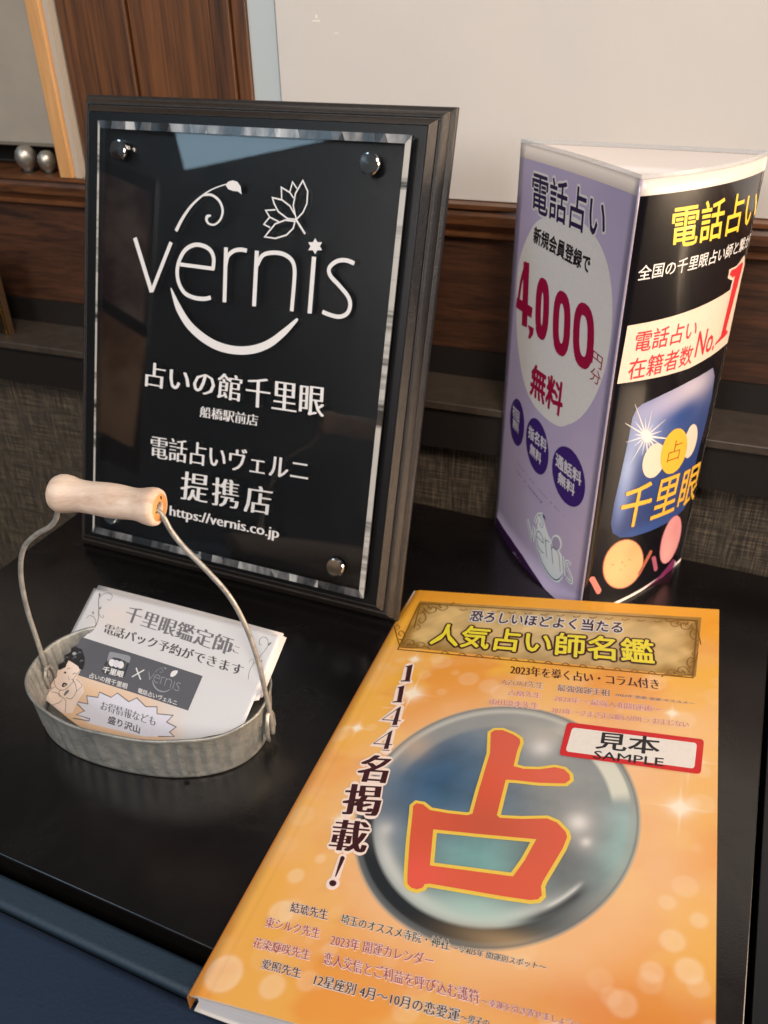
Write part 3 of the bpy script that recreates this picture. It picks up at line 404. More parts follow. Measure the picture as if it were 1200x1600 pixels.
('right','accent_bar','P','rosedark',[(64.7,28.54),(67.39,29.02),(69.97,27.16),(76.63,12.99),(74.53,11.81),(71.89,13.53)],{'layer':2,'own':1}),
('right','magenta_strip','P','magenta',[(37.66,0.12),(51.83,-0.45),(64.65,0.63),(78.35,2.82),(88.97,6.35),(98.62,11.14),(103.09,6.98),(102.56,0.05),(94.2,-5.45),(82.11,-10),(70.32,-12.14),(59.05,-12.92),(45.72,-10.2),(38.06,-6.74)],{'layer':1}),
('right','magenta_strip','P','rim',[(103.09,6.98),(102.56,0.05),(94.2,-5.45),(82.11,-10),(70.32,-12.14),(59.05,-12.92),(61.84,-15.21),(73.69,-15.72),(85.88,-13.84),(98.29,-9.05),(106.84,-3.21),(105.43,4.83)],{'layer':1}),
('right','magenta_strip','R','rosepale',[(52.97,-5.46),(55.75,-3.63)],[2.299],{'layer':2}),
('right','magenta_strip','R','rosepale',[(58.7,-2.33),(62.85,-1.19)],[2.363],{'layer':2}),
('right','magenta_strip','R','rosepale',[(74.38,-0.58),(82.12,-1.35)],[2.589],{'layer':2}),
('right','magenta_strip','R','rosepale',[(83.16,-0.54),(88.31,-0.05)],[2.67],{'layer':2}),
('book','banner_lettering','T','maroon','恐ろしいほどよく当たる',(50.75,284.17),(152.34,283.33),(50.16,296.73),{'outline':[('white',0.07)],'bold':0.025,'layer':6}),
('book','banner_lettering','T','lemon','人気占い師名鑑',(31.26,254.56),(173.85,254.68),(28.83,278.23),{'outline':[('maroon',0.06)],'bold':0.02,'layer':9}),
('book','column_lettering','T','maroon','2023年を導く占い・コラム付き',(90.45,232.58),(178.25,231.71),(89.12,241.91),{'bold':-0.012,'smear':0.04,'layer':3}),
('book','column_lettering','T','faint','AZUKI先生',(87.11,221.49),(113.01,221.8),(86.39,227.61),{'bold':-0.002,'smear':0.022,'layer':3,'outline':[('glowpink',0.05)]}),
('book','column_lettering','T','faintdark','最強強運手相',(121.21,221.23),(151.16,221.18),(120.61,227.48),{'bold':-0.002,'smear':0.022,'layer':3,'outline':[('glowpink',0.05)]}),
('book','column_lettering','T','faintdark','2023年 恋愛 金運 オススメ～',(154.34,222),(197.63,221.47),(154.25,224.74),{'bold':-0.002,'smear':0.022,'layer':3,'outline':[('glowpink',0.05)]}),
('book','column_lettering','T','pinkfaint','占凰先生',(93.57,212.96),(112.95,213.04),(93.07,218.26),{'bold':-0.002,'smear':0.022,'layer':3,'outline':[('glowpink',0.05)]}),
('book','column_lettering','T','pinkfaint','2023年 ～最強人相開運術～',(120.74,211.88),(180.53,211.95),(120.44,217.36),{'bold':-0.002,'smear':0.022,'layer':3,'outline':[('glowpink',0.05)]}),
('book','column_lettering','T','pinkfaint','雨田流季先生',(84.08,202.7),(113.1,203.37),(83.35,208.46),{'bold':-0.002,'smear':0.022,'layer':3,'outline':[('glowpink',0.05)]}),
('book','column_lettering','T','pinkfaint','2023年 ～さまざまな願いが叶う おまじない',(120.86,201.73),(195.2,202.23),(120.56,207.02),{'bold':-0.002,'smear':0.022,'layer':3,'outline':[('glowpink',0.05)]}),
('book','sample_sticker','P','stickerred',[(130.9,192.07),(131.01,193.25),(131.3,194.17),(131.76,194.83),(132.4,195.22),(133.22,195.34),(201.11,194.35),(201.84,194.21),(202.39,193.82),(202.76,193.19),(202.96,192.31),(202.99,191.18),(202.12,171.52),(201.99,170.48),(201.72,169.67),(201.31,169.1),(200.76,168.76),(200.06,168.65),(132.76,168.94),(131.98,169.06),(131.38,169.43),(130.95,170.04),(130.7,170.89),(130.63,172)],{'layer':8}),
('book','sample_sticker','P','stickerwhite',[(134.25,188.76),(134.37,189.73),(134.63,190.48),(135.03,191.02),(135.57,191.34),(136.24,191.44),(197.96,190.83),(198.57,190.72),(199.03,190.4),(199.34,189.88),(199.51,189.16),(199.53,188.23),(198.92,174.3),(198.82,173.42),(198.59,172.74),(198.24,172.26),(197.77,171.97),(197.18,171.88),(135.34,172.35),(134.69,172.46),(134.2,172.76),(133.86,173.28),(133.67,173.99),(133.64,174.91)],{'layer':9}),
('book','sample_lettering','T','ink','見本',(148.79,177.29),(181.12,178.41),(148.62,190.67),{'bold':0.01,'smear':0.01,'layer':10}),
('book','sample_lettering','T','ink','SAMPLE',(148.48,169.74),(183.78,170.45),(148.46,175.66),{'bold':0.008,'layer':11}),
('book','count_lettering','P','maroon',[(22,229.79),(24.34,230.79),(26.64,232.6),(29.72,216.59),(30.74,215.67),(24.1,214.62),(24.11,215.55),(26.7,216.58),(24.03,229.13)],{'layer':5}),
('book','count_lettering','P','maroon',[(23.5,209.02),(25.77,209.99),(27.99,211.71),(30.94,196.74),(31.93,195.89),(25.51,194.82),(25.51,195.69),(28.02,196.69),(25.47,208.42)],{'layer':5}),
('book','count_lettering','R','maroon',[(31.48,191.23),(24.59,179.41)],[0.568],{'layer':5}),
('book','count_lettering','R','maroon',[(24.5,179.12),(36.06,180.03)],[0.674],{'layer':6}),
('book','count_lettering','P','maroon',[(30.52,189.93),(32.17,192.49),(34.96,176.04),(32.19,175.55)],{'layer':7}),
('book','count_lettering','R','maroon',[(31.53,174.63),(36.18,175.04)],[0.555],{'layer':5}),
('book','count_lettering','R','maroon',[(33.16,170.5),(26.48,159.37)],[0.539],{'layer':5}),
('book','count_lettering','R','maroon',[(26.39,159.09),(37.54,160.11)],[0.64],{'layer':6}),
('book','count_lettering','P','maroon',[(32.23,169.28),(33.82,171.68),(36.47,156.37),(33.8,155.87)],{'layer':7}),
('book','count_lettering','R','maroon',[(33.16,155),(37.64,155.45)],[0.527],{'layer':5}),
('book','count_lettering','T','maroon','名',(26.76,129.5),(42.77,131.26),(24.1,149.8),{'outline':[('glowpink',0.09)],'bold':-0.004,'smear':0.05,'layer':5}),
('book','count_lettering','T','maroon','掲',(28,106.44),(47.11,108.91),(23.23,127.19),{'outline':[('glowpink',0.09)],'bold':-0.004,'smear':0.05,'layer':5}),
('book','count_lettering','T','maroon','載',(30.09,83.79),(48.57,85.59),(26.41,102.94),{'outline':[('glowpink',0.09)],'bold':-0.006,'smear':0.045,'layer':5}),
('book','count_lettering','P','maroon',[(37.83,80.95),(38.35,81.73),(39.54,81.52),(40.27,80.54),(40.04,69.55),(39.44,69.6)],{'layer':5}),
('book','count_lettering','P','maroon',[(41.64,66.31),(41.74,65.93),(41.76,65.56),(41.68,65.21),(41.52,64.89),(41.28,64.62),(40.96,64.42),(40.6,64.29),(40.2,64.25),(39.79,64.28),(39.38,64.4),(39,64.6),(38.66,64.86),(38.39,65.18),(38.19,65.53),(38.08,65.9),(38.06,66.28),(38.14,66.63),(38.3,66.96),(38.55,67.23),(38.86,67.43),(39.23,67.56),(39.63,67.6),(40.04,67.56),(40.45,67.44),(40.84,67.24),(41.17,66.98),(41.44,66.66)],{'layer':5}),
('book','count_lettering','R','glowpink',[(24.95,230.56),(27.29,216.05)],[6.433],{'layer':2,'round':1}),
('book','count_lettering','R','glowpink',[(24.6,214.7),(30.35,215.61)],[3.203],{'layer':2,'round':1}),
('book','count_lettering','R','glowpink',[(26.26,209.76),(28.68,195.93)],[6.125],{'layer':2,'round':1}),
('book','count_lettering','R','glowpink',[(25.99,194.9),(31.36,195.8)],[3.053],{'layer':2,'round':1}),
('book','count_lettering','R','glowpink',[(30.87,190.99),(25.34,179.54),(35.4,179.64),(33.37,174.95)],[3.821],{'layer':2,'round':1}),
('book','count_lettering','R','glowpink',[(31.53,191.1),(34.02,175.07)],[5.564],{'layer':2,'round':1}),
('book','count_lettering','R','glowpink',[(32.89,170.72),(27.43,158.9),(36.94,159.11)],[3.659],{'layer':2,'round':1}),
('book','count_lettering','R','glowpink',[(33.16,170.77),(35.86,154.87)],[5.274],{'layer':2,'round':1}),
('book','count_lettering','R','glowpink',[(33.81,154.24),(37.45,154.92)],[2.738],{'layer':2,'round':1}),
('book','count_lettering','R','glowpink',[(38.68,81.14),(39.89,69.51)],[4.297],{'layer':2,'round':1}),
('book','count_lettering','R','glowpink',[(39.85,66.08),(40.05,65.59)],[6.693],{'layer':2,'round':1}),
('book','count_lettering','R','glowpink',[(20.65,189.26),(32.29,191.23)],[0.348],{'layer':2,'round':1}),
('book','big_character','P','charred',[(90.56,179.52),(92.26,181.99),(96.62,182.76),(103.1,180.48),(107.37,177.65),(108.41,174.71),(107.99,167.45),(108.37,156.59),(113.91,155.71),(122.06,156.89),(129.84,159.92),(134.73,159.33),(138.06,156.19),(138.87,152.61),(136.9,149.65),(133,148.88),(123.78,147.43),(111.5,146.88),(106.34,146.25),(107.06,121.99),(108.95,120.68),(119.23,122.14),(131.71,125.07),(136.86,123.47),(141.92,118.64),(143,115.66),(141.97,108.68),(136.19,88.73),(135.76,85.77),(136.95,81.12),(135.61,78.74),(132.3,77.56),(119.94,76.81),(101.68,76.32),(85.61,75.87),(83.29,75.05),(83,73.09),(80.54,71.52),(77.59,71.86),(75.23,73.52),(73.41,79.07),(68.3,98.41),(64.59,114.61),(63.36,119.32),(64.44,121.33),(68.03,121.34),(72.77,118.4),(82.34,118.27),(92.48,118.98),(94.83,120.5),(94.22,136.79),(93.78,163.79)],{'layer':6.5,'hole':[(78.06,106.79),(101.14,108.69),(128.91,111.38),(125.88,98.26),(122.36,88.23),(106.43,87.19),(82.65,85.68)],'grad':[(105.05,114.48,27.56,17.4,'b9553f',0.6),(78.03,78.6,14.84,12.15,'ea5b4c',0.8),(97.36,172.69,18.94,15.49,'cf5a48',0.5),(132.25,153.56,14.11,9.4,'dc6450',0.5)]}),
('book','big_character','R','charyellow',[(90.56,179.52),(92.26,181.99),(96.62,182.76),(103.1,180.48),(107.37,177.65),(108.41,174.71),(107.99,167.45),(108.37,156.59),(113.91,155.71),(122.06,156.89),(129.84,159.92),(134.73,159.33),(138.06,156.19),(138.87,152.61),(136.9,149.65),(133,148.88),(123.78,147.43),(111.5,146.88),(106.34,146.25),(107.06,121.99),(108.95,120.68),(119.23,122.14),(131.71,125.07),(136.86,123.47),(141.92,118.64),(143,115.66),(141.97,108.68),(136.19,88.73),(135.76,85.77),(136.95,81.12),(135.61,78.74),(132.3,77.56),(119.94,76.81),(101.68,76.32),(85.61,75.87),(83.29,75.05),(83,73.09),(80.54,71.52),(77.59,71.86),(75.23,73.52),(73.41,79.07),(68.3,98.41),(64.59,114.61),(63.36,119.32),(64.44,121.33),(68.03,121.34),(72.77,118.4),(82.34,118.27),(92.48,118.98),(94.83,120.5),(94.22,136.79),(93.78,163.79),(90.56,179.52)],[3.798],{'layer':4,'round':1}),
('book','big_character','R','charyellow',[(78.06,106.79),(101.14,108.69),(128.91,111.38),(125.88,98.26),(122.36,88.23),(106.43,87.19),(82.65,85.68),(78.06,106.79)],[3.923],{'layer':4,'round':1}),
('book','author_lettering','T','maroon','結琥先生',(26.07,46.78),(45.17,46.81),(24.59,52.06),{'bold':-0.004,'smear':0.022,'layer':4,'outline':[('glowpink',0.06)]}),
('book','author_lettering','T','green','埼玉のオススメ寺院・神社',(51.57,46.78),(103.44,45.46),(50.76,51.75),{'bold':-0.004,'smear':0.022,'layer':4,'outline':[('glowpink',0.06)]}),
('book','author_lettering','T','green','～令和5年 開運別スポット～',(104.06,45.61),(144.83,46.01),(104.02,48.9),{'bold':-0.004,'smear':0.022,'layer':4,'outline':[('glowpink',0.06)]}),
('book','author_lettering','T','mauve','東シルク先生',(17.59,36.97),(45.15,37.22),(16.49,42.17),{'bold':-0.004,'smear':0.022,'layer':4,'outline':[('glowpink',0.06)]}),
('book','author_lettering','T','mauve','2023年 開運カレンダー',(51.2,35.49),(98.81,36.49),(50.03,41.11),{'bold':-0.004,'smear':0.022,'layer':4,'outline':[('glowpink',0.06)]}),
('book','author_lettering','T','mauve','花染輝咲先生',(16.81,26.23),(45.07,26.58),(15.73,31.19),{'bold':-0.004,'smear':0.022,'layer':4,'outline':[('glowpink',0.06)]}),
('book','author_lettering','T','mauve','恋人交信とご利益を呼び込む護符',(51.71,26.56),(121.73,25.72),(50.16,32.34),{'bold':-0.004,'smear':0.022,'layer':4,'outline':[('glowpink',0.06)]}),
('book','author_lettering','T','mauve','～幸運を引き寄せましょう～',(122.31,25.86),(162.1,26),(122.16,28.96),{'bold':-0.004,'smear':0.022,'layer':4,'outline':[('glowpink',0.06)]}),
('book','author_lettering','T','maroon','愛照先生',(25.54,18.05),(44.75,17.95),(24.47,22.51),{'bold':-0.004,'smear':0.022,'layer':4,'outline':[('glowpink',0.06)]}),
('book','author_lettering','T','ink','12星座別 4月～10月の恋愛運',(51.39,16.67),(115.52,16.79),(50.69,21.92),{'bold':-0.004,'smear':0.022,'layer':4,'outline':[('glowpink',0.06)]}),
('book','author_lettering','T','ink','～男子の',(115.8,17.26),(127.33,17.43),(115.75,20.49),{'bold':-0.004,'smear':0.022,'layer':4,'outline':[('glowpink',0.06)]}),
('book','filigree','R','filig',[(10.85,299.17),(21.87,301.82),(31.84,301.03),(34.52,305.33)],[0.868],{'smooth':1,'layer':2}),
('book','filigree','R','filig',[(13.56,296.84),(19.08,290.31),(23.93,291.56),(23.38,296.71),(20.18,297.64),(20.19,294.35)],[0.743],{'smooth':1,'layer':2}),
('book','filigree','R','filig',[(14.36,292.98),(19.86,283.99),(18.78,277.54),(15.43,280.88),(16.33,284.18)],[0.717],{'smooth':1,'layer':2}),
('book','filigree','R','filig',[(10.85,299.17),(13.17,283.14),(15.17,270.87)],[0.851],{'smooth':1,'layer':2}),
('book','filigree','R','filig',[(23.19,297.34),(28.97,294.13),(31.8,297.73),(29.77,300.12)],[0.616],{'smooth':1,'layer':2}),
('book','filigree','R','filig',[(16.96,298.57),(19.06,295.53)],[0.993],{'smooth':1,'layer':2}),
('book','filigree','R','filig',[(13.48,288.32),(15.71,289.89)],[0.984],{'smooth':1,'layer':2}),
('book','filigree','R','filig',[(24.32,300.12),(27.13,297.16)],[0.989],{'smooth':1,'layer':2}),
('book','filigree','R','filig',[(15.66,276.51),(18.99,273.22),(17.55,269.34)],[0.592],{'smooth':1,'layer':2}),
('book','filigree','R','filig',[(195.8,302.85),(187.26,302.92),(180.21,300.26),(177.16,303.39)],[0.752],{'smooth':1,'layer':2}),
('book','filigree','R','filig',[(194.45,300.36),(192.13,293.77),(188.33,293.83),(187.45,298.3),(189.52,299.72),(190.33,296.95)],[0.637],{'smooth':1,'layer':2}),
('book','filigree','R','filig',[(194.83,296.97),(193.14,288.3),(195.5,283.11),(197.06,286.61),(195.61,289.19)],[0.61],{'smooth':1,'layer':2}),
('book','filigree','R','filig',[(195.8,302.85),(198.1,288.97),(199.71,278.29)],[0.719],{'smooth':1,'layer':2}),
('book','filigree','R','filig',[(187.42,298.87),(184.04,294.98),(181.07,297.47),(181.95,299.9)],[0.533],{'smooth':1,'layer':2}),
('book','filigree','R','filig',[(191.6,301.15),(190.85,298.17)],[0.846],{'smooth':1,'layer':2}),
('book','filigree','R','filig',[(196.61,293.24),(194.63,294.11)],[0.835],{'smooth':1,'layer':2}),
('book','filigree','R','filig',[(185.91,300.99),(184.62,297.93)],[0.851],{'smooth':1,'layer':2}),
('book','filigree','R','filig',[(197.97,282.91),(196.42,279.44),(198.4,276.5)],[0.503],{'smooth':1,'layer':2}),
('book','filigree','R','filig',[(12.21,248.97),(22.07,249.34),(29.5,251.95),(33.54,249.43)],[0.784],{'smooth':1,'layer':2}),
('book','filigree','R','filig',[(13.14,251.19),(14.18,257.15),(18.7,257.25),(20.79,253.32),(18.73,251.98),(17.11,254.38)],[0.68],{'smooth':1,'layer':2}),
('book','filigree','R','filig',[(11.8,254.17),(11.51,262.16),(7.14,267.03),(6.23,263.62),(8.75,261.24)],[0.709],{'smooth':1,'layer':2}),
('book','filigree','R','filig',[(12.21,248.97),(5.63,261.36),(0.35,271.7)],[0.819],{'smooth':1,'layer':2}),
('book','filigree','R','filig',[(20.96,252.82),(23.98,256.4),(27.94,254.33),(27.45,252.17)],[0.564],{'smooth':1,'layer':2}),
('book','filigree','R','filig',[(16.66,250.65),(16.8,253.28)],[0.91],{'smooth':1,'layer':2}),
('book','filigree','R','filig',[(8.66,257.46),(11.28,256.75)],[0.921],{'smooth':1,'layer':2}),
('book','filigree','R','filig',[(23.18,251.05),(23.98,253.77)],[0.904],{'smooth':1,'layer':2}),
('book','filigree','R','filig',[(3.99,267.17),(4.9,270.62),(1.47,273.54)],[0.597],{'smooth':1,'layer':2}),
('book','filigree','R','filig',[(195.52,248.27),(187.77,246.14),(181.18,246.51),(178.71,243.34)],[0.661],{'smooth':1,'layer':2}),
('book','filigree','R','filig',[(194.17,249.92),(191.64,254.72),(188.11,253.71),(187.62,249.85),(189.61,249.22),(190.18,251.65)],[0.568],{'smooth':1,'layer':2}),
('book','filigree','R','filig',[(194.34,252.76),(192.27,259.6),(194.23,264.75),(195.91,262.08),(194.66,259.48)],[0.584],{'smooth':1,'layer':2}),
('book','filigree','R','filig',[(195.52,248.27),(197.02,260.31),(198.1,270.25)],[0.672],{'smooth':1,'layer':2}),
('book','filigree','R','filig',[(187.64,249.38),(184.23,251.69),(181.71,248.94),(182.73,247.22)],[0.475],{'smooth':1,'layer':2}),
('book','filigree','R','filig',[(191.6,248.59),(190.73,250.8)],[0.756],{'smooth':1,'layer':2}),
('book','filigree','R','filig',[(195.81,256.3),(194,255.07)],[0.761],{'smooth':1,'layer':2}),
('book','filigree','R','filig',[(186.41,247.32),(185,249.45)],[0.758],{'smooth':1,'layer':2}),
('book','filigree','R','filig',[(196.61,265.59),(194.93,268.3),(196.72,271.55)],[0.491],{'smooth':1,'layer':2}),
('book','filigree','R','filig',[(9.48,301.02),(197.03,303.88),(196.03,245.44),(11.53,246.56),(9.48,301.02)],[0.927],{'layer':1}),
('book','filigree','R','filig',[(40.52,297.36),(43.52,296.11),(45.96,298.35)],[0.729],{'layer':2,'smooth':1}),
('book','filigree','R','filig',[(41.73,246.65),(43.59,248.89),(47.08,246.59)],[0.658],{'layer':2,'smooth':1}),
('book','filigree','R','filig',[(52.2,297.57),(55.13,296.33),(57.58,298.56)],[0.721],{'layer':2,'smooth':1}),
('book','filigree','R','filig',[(53.44,246.58),(55.3,248.8),(58.71,246.52)],[0.65],{'layer':2,'smooth':1}),
('book','filigree','R','filig',[(63.72,297.78),(66.59,296.54),(69.04,298.75)],[0.714],{'layer':2,'smooth':1}),
('book','filigree','R','filig',[(64.96,246.51),(66.84,248.71),(70.15,246.45)],[0.643],{'layer':2,'smooth':1}),
('book','filigree','R','filig',[(75.08,297.98),(77.89,296.75),(80.34,298.95)],[0.707],{'layer':2,'smooth':1}),
('book','filigree','R','filig',[(76.31,246.44),(78.19,248.62),(81.41,246.38)],[0.635],{'layer':2,'smooth':1}),
('book','filigree','R','filig',[(86.29,298.18),(89.04,296.96),(91.49,299.14)],[0.7],{'layer':2,'smooth':1}),
('book','filigree','R','filig',[(87.48,246.37),(89.37,248.53),(92.51,246.31)],[0.628],{'layer':2,'smooth':1}),
('book','filigree','R','filig',[(97.34,298.38),(100.04,297.17),(102.49,299.33)],[0.692],{'layer':2,'smooth':1}),
('book','filigree','R','filig',[(98.48,246.3),(100.38,248.45),(103.43,246.24)],[0.621],{'layer':2,'smooth':1}),
('book','filigree','R','filig',[(108.25,298.57),(110.89,297.37),(113.35,299.52)],[0.686],{'layer':2,'smooth':1}),
('book','filigree','R','filig',[(109.31,246.23),(111.22,248.36),(114.19,246.17)],[0.614],{'layer':2,'smooth':1}),
('book','filigree','R','filig',[(119.02,298.77),(121.6,297.57),(124.06,299.71)],[0.679],{'layer':2,'smooth':1}),
('book','filigree','R','filig',[(119.98,246.16),(121.9,248.28),(124.79,246.11)],[0.607],{'layer':2,'smooth':1}),
('book','filigree','R','filig',[(129.64,298.96),(132.17,297.76),(134.62,299.89)],[0.672],{'layer':2,'smooth':1}),
('book','filigree','R','filig',[(130.5,246.1),(132.42,248.2),(135.22,246.04)],[0.6],{'layer':2,'smooth':1}),
('book','filigree','R','filig',[(140.12,299.14),(142.6,297.96),(145.05,300.07)],[0.666],{'layer':2,'smooth':1}),
('book','filigree','R','filig',[(140.85,246.03),(142.78,248.12),(145.51,245.98)],[0.593],{'layer':2,'smooth':1}),
('book','filigree','R','filig',[(150.47,299.33),(152.9,298.15),(155.35,300.25)],[0.659],{'layer':2,'smooth':1}),
('book','filigree','R','filig',[(151.05,245.97),(152.99,248.04),(155.64,245.92)],[0.587],{'layer':2,'smooth':1}),
('book','filigree','R','filig',[(160.68,299.51),(163.06,298.34),(165.51,300.43)],[0.653],{'layer':2,'smooth':1}),
('book','filigree','R','filig',[(161.11,245.91),(163.05,247.96),(165.63,245.85)],[0.58],{'layer':2,'smooth':1}),
('book','filigree','R','filig',[(170.76,299.69),(173.09,298.53),(175.54,300.6)],[0.647],{'layer':2,'smooth':1}),
('book','filigree','R','filig',[(171.01,245.85),(172.96,247.88),(175.47,245.79)],[0.574],{'layer':2,'smooth':1})
]

# ------------------------------------------------------------------ printed matter: thin ink shapes laid on the real surfaces
_glyph = {}
def glyphs(txt, bold, serif=0):
    k = (txt, round(bold, 4))
    if k in _glyph: return _glyph[k]
    cu = bpy.data.curves.new('lettering', 'FONT'); cu.body = txt; cu.size = 1; cu.resolution_u = 2; cu.offset = bold
    o = bpy.data.objects.new('lettering', cu); COL.objects.link(o)
    dg = bpy.context.evaluated_depsgraph_get(); dg.update()
    me = bpy.data.meshes.new_from_object(o.evaluated_get(dg))
    v = np.array([x.co[:2] for x in me.vertices]); f = [tuple(p.vertices) for p in me.polygons]
    bpy.data.objects.remove(o); bpy.data.curves.remove(cu); bpy.data.meshes.remove(me)
    _glyph[k] = (v, f); return _glyph[k]
def ribbon(pts, ws, smooth=0, rnd=0):
    P = [np.array(p, float) for p in pts]; n0 = len(P)
    if len(ws) == 1: ws = ws*n0
    if smooth:
        n = 6; wi = []
        for i in range(n0-1): wi += [ws[min(i, len(ws)-1)]*(1-j/n)+ws[min(i+1, len(ws)-1)]*j/n for j in range(n)]
        wi.append(ws[-1]); P = catmull(P, n); ws = wi
    closed = np.linalg.norm(P[0]-P[-1]) < 1e-6 and len(P) > 3
    V = []; F = []
    for i, p in enumerate(P):
        a = P[i-1] if i > 0 else (P[-2] if closed else p); b = P[i+1] if i < len(P)-1 else (P[1] if closed else p)
        d1 = p-a; d2 = b-p; l1 = np.linalg.norm(d1); l2 = np.linalg.norm(d2)
        d1 = d1/l1 if l1 > 1e-9 else d2/max(l2, 1e-9); d2 = d2/l2 if l2 > 1e-9 else d1
        t = d1+d2; lt = np.linalg.norm(t); t = t/lt if lt > .2 else d1
        nn = np.array([-t[1], t[0]]); c = max(.5, nn@np.array([-d1[1], d1[0]])); w = ws[i]/2/c
        V += [p+nn*w, p-nn*w]
    for i in range(len(P)-1): F.append((2*i, 2*i+1, 2*i+3, 2*i+2))
    return np.array(V), F
def discs(pts, ws):
    if len(ws) == 1: ws = ws*len(pts)
    return [(np.array([np.array(p)+ws[i]/2*np.array([cos(2*pi*j/16), sin(2*pi*j/16)]) for j in range(16)]), [tuple(range(16))]) for i, p in enumerate(pts)]
def fill_poly(pts, holes=()):
    from mathutils.geometry import tessellate_polygon
    loops = [[Vector((p[0], p[1], 0)) for p in pts]]+[[Vector((p[0], p[1], 0)) for p in h] for h in holes]
    tri = tessellate_polygon(loops); flat = [np.array((v.x, v.y)) for l_ in loops for v in l_]
    return np.array(flat), [tuple(t) for t in tri]
def refine(V, F, mx):
    """split long edges so that shapes follow a curved sheet"""
    bm = bmesh.new(); vs = [bm.verts.new((x, y, 0)) for x, y in V]
    for f in F:
        try: bm.faces.new([vs[i] for i in f])
        except ValueError: pass
    bmesh.ops.triangulate(bm, faces=bm.faces[:])
    for _ in range(6):
        e = [e_ for e_ in bm.edges if e_.calc_length() > mx]
        if not e: break
        bmesh.ops.subdivide_edges(bm, edges=e, cuts=1); bmesh.ops.triangulate(bm, faces=[f for f in bm.faces if len(f.verts) > 3])
    bm.verts.index_update()
    V2 = np.array([v.co[:2] for v in bm.verts]); F2 = [tuple(v.index for v in f.verts) for f in bm.faces]; bm.free()
    return V2, F2
LIFT = .00006
def lay_prints(face, surf, parent, curved=False, clip=None):
    """surf(x mm, y mm, lift m) -> world point. One mesh per printed part."""
    parts = {}
    order = 0
    for e in PRINTS:
        if e[0] != face: continue
        _, part, typ, col = e[:4]; kw = e[-1]; layer = kw.get('layer', 1); jobs = []
        if typ == 'T':
            txt, bl, br, tl = e[4:8]; bl, br, tl = map(np.array, (bl, br, tl))
            v0, f0 = glyphs(txt, 0.0); lo = v0.min(0); hi = v0.max(0)
            bx = (br-bl)/(hi[0]-lo[0]); by = (tl-bl)/(hi[1]-lo[1])
            def put(bold, dx, c, ly):
                v, f = glyphs(txt, min(bold, 0.0)); offs_ = [(0., 0.)]
                if bold > 0:
                    k_ = 12 if bold > .03 else 8
                    offs_ += [(bold*cos(2*pi*a_/k_), bold*sin(2*pi*a_/k_)) for a_ in range(k_)]
                    if bold > .05: offs_ += [(bold*.5*cos(2*pi*a_/8), bold*.5*sin(2*pi*a_/8)) for a_ in range(8)]
                for j_, (ox_, oy_) in enumerate(offs_):
                    q = (v-lo)+np.array([dx+ox_, oy_]); jobs.append((bl+q[:, :1]*bx+q[:, 1:]*by, f, c, ly+j_*.008))
            bold = kw.get('bold', 0); sm = kw.get('smear', 0)
            for j, (oc, ow) in enumerate(kw.get('outline', [])):
                put(bold+ow, 0, oc, layer-1.5+j*.2)
            if sm:
                for j in range(5): put(min(bold, .0) if bold <= .006 else bold, sm*(j-2)/2, col, layer+j*.12)
            else: put(bold, 0, col, layer)
        elif typ == 'P':
            pts = [np.array(p) for p in e[4]]
            if kw.get('smooth'): pts = catmull(pts+[pts[0]], 5)[:-1]
            v, f = fill_poly(pts, [kw['hole']] if kw.get('hole') else [])
            if kw.get('grad'):
                v, f = refine(v, f, 1.6); c = np.ones((len(v), 4), np.float32); c[:, :3] = lin(INK[col])
                for gx_, gy_, rx_, ry_, gc, gw in kw['grad']:
                    w = (gw*np.exp(-((v[:, 0]-gx_)/rx_)**2-((v[:, 1]-gy_)/ry_)**2))[:, None]; c[:, :3] = c[:, :3]*(1-w)+np.array(lin(gc))*w
                go = mk(part, [surf(x, y, LIFT*layer) for x, y in v], f, m_coverb, parent, smooth=True)
                at_ = go.data.color_attributes.new('ink', 'FLOAT_COLOR', 'POINT'); at_.data.foreach_set('color', c.ravel()); continue
            jobs.append((v, f, col, layer))
        else:
            pts, ws = e[4], list(e[5])
            if kw.get('dash'):
                a, b = np.array(pts[0]), np.array(pts[-1]); nd = kw['dash']; d = (b-a)/nd
                for i in range(nd):
                    if random.random() < .12: continue
                    o_ = np.array([random.uniform(-.1, .1), random.uniform(-.1, .1)])
                    v, f = ribbon([a+d*(i+.12), a+d*(i+.5+random.random()*.35)], [ws[0]*random.uniform(.35, 1)]); jobs.append((v+o_, f, col, layer))
            else:
                v, f = ribbon(pts, ws, kw.get('smooth', 0))
                if kw.get('round'):
                    jobs += [(v[[a_ for a_ in q_]], [(0, 1, 2, 3)], col, layer) for q_ in f]+[(dv, df, col, layer) for dv, df in discs(pts, ws)]
                else: jobs.append((v, f, col, layer))
        for v, f, c, ly in jobs:
            if typ != 'T': order += 1; ly += (order % 240)*.009
            if curved: v, f = refine(v, f, 5.0 if typ == 'P' else 8.)
            if clip is not None: v = clip(v)
            parts.setdefault(part if not kw.get('own') else part+'#%d' % id(e), []).append((v, f, c, LIFT*ly))
    objs = {}
    for part, js in parts.items():
        V = []; F = []; mi = []; ms = []
        for v, f, c, lf in js:
            k = len(V); m = inkmat(face, c)
            if m not in ms: ms.append(m)
            V += [surf(x, y, lf) for x, y in v]
            F += [tuple(i+k for i in q) for q in f]; mi += [ms.index(m)]*len(f)
        objs[part] = mk(part.split('#')[0], V, F, ms, parent, midx=mi)
    return objs

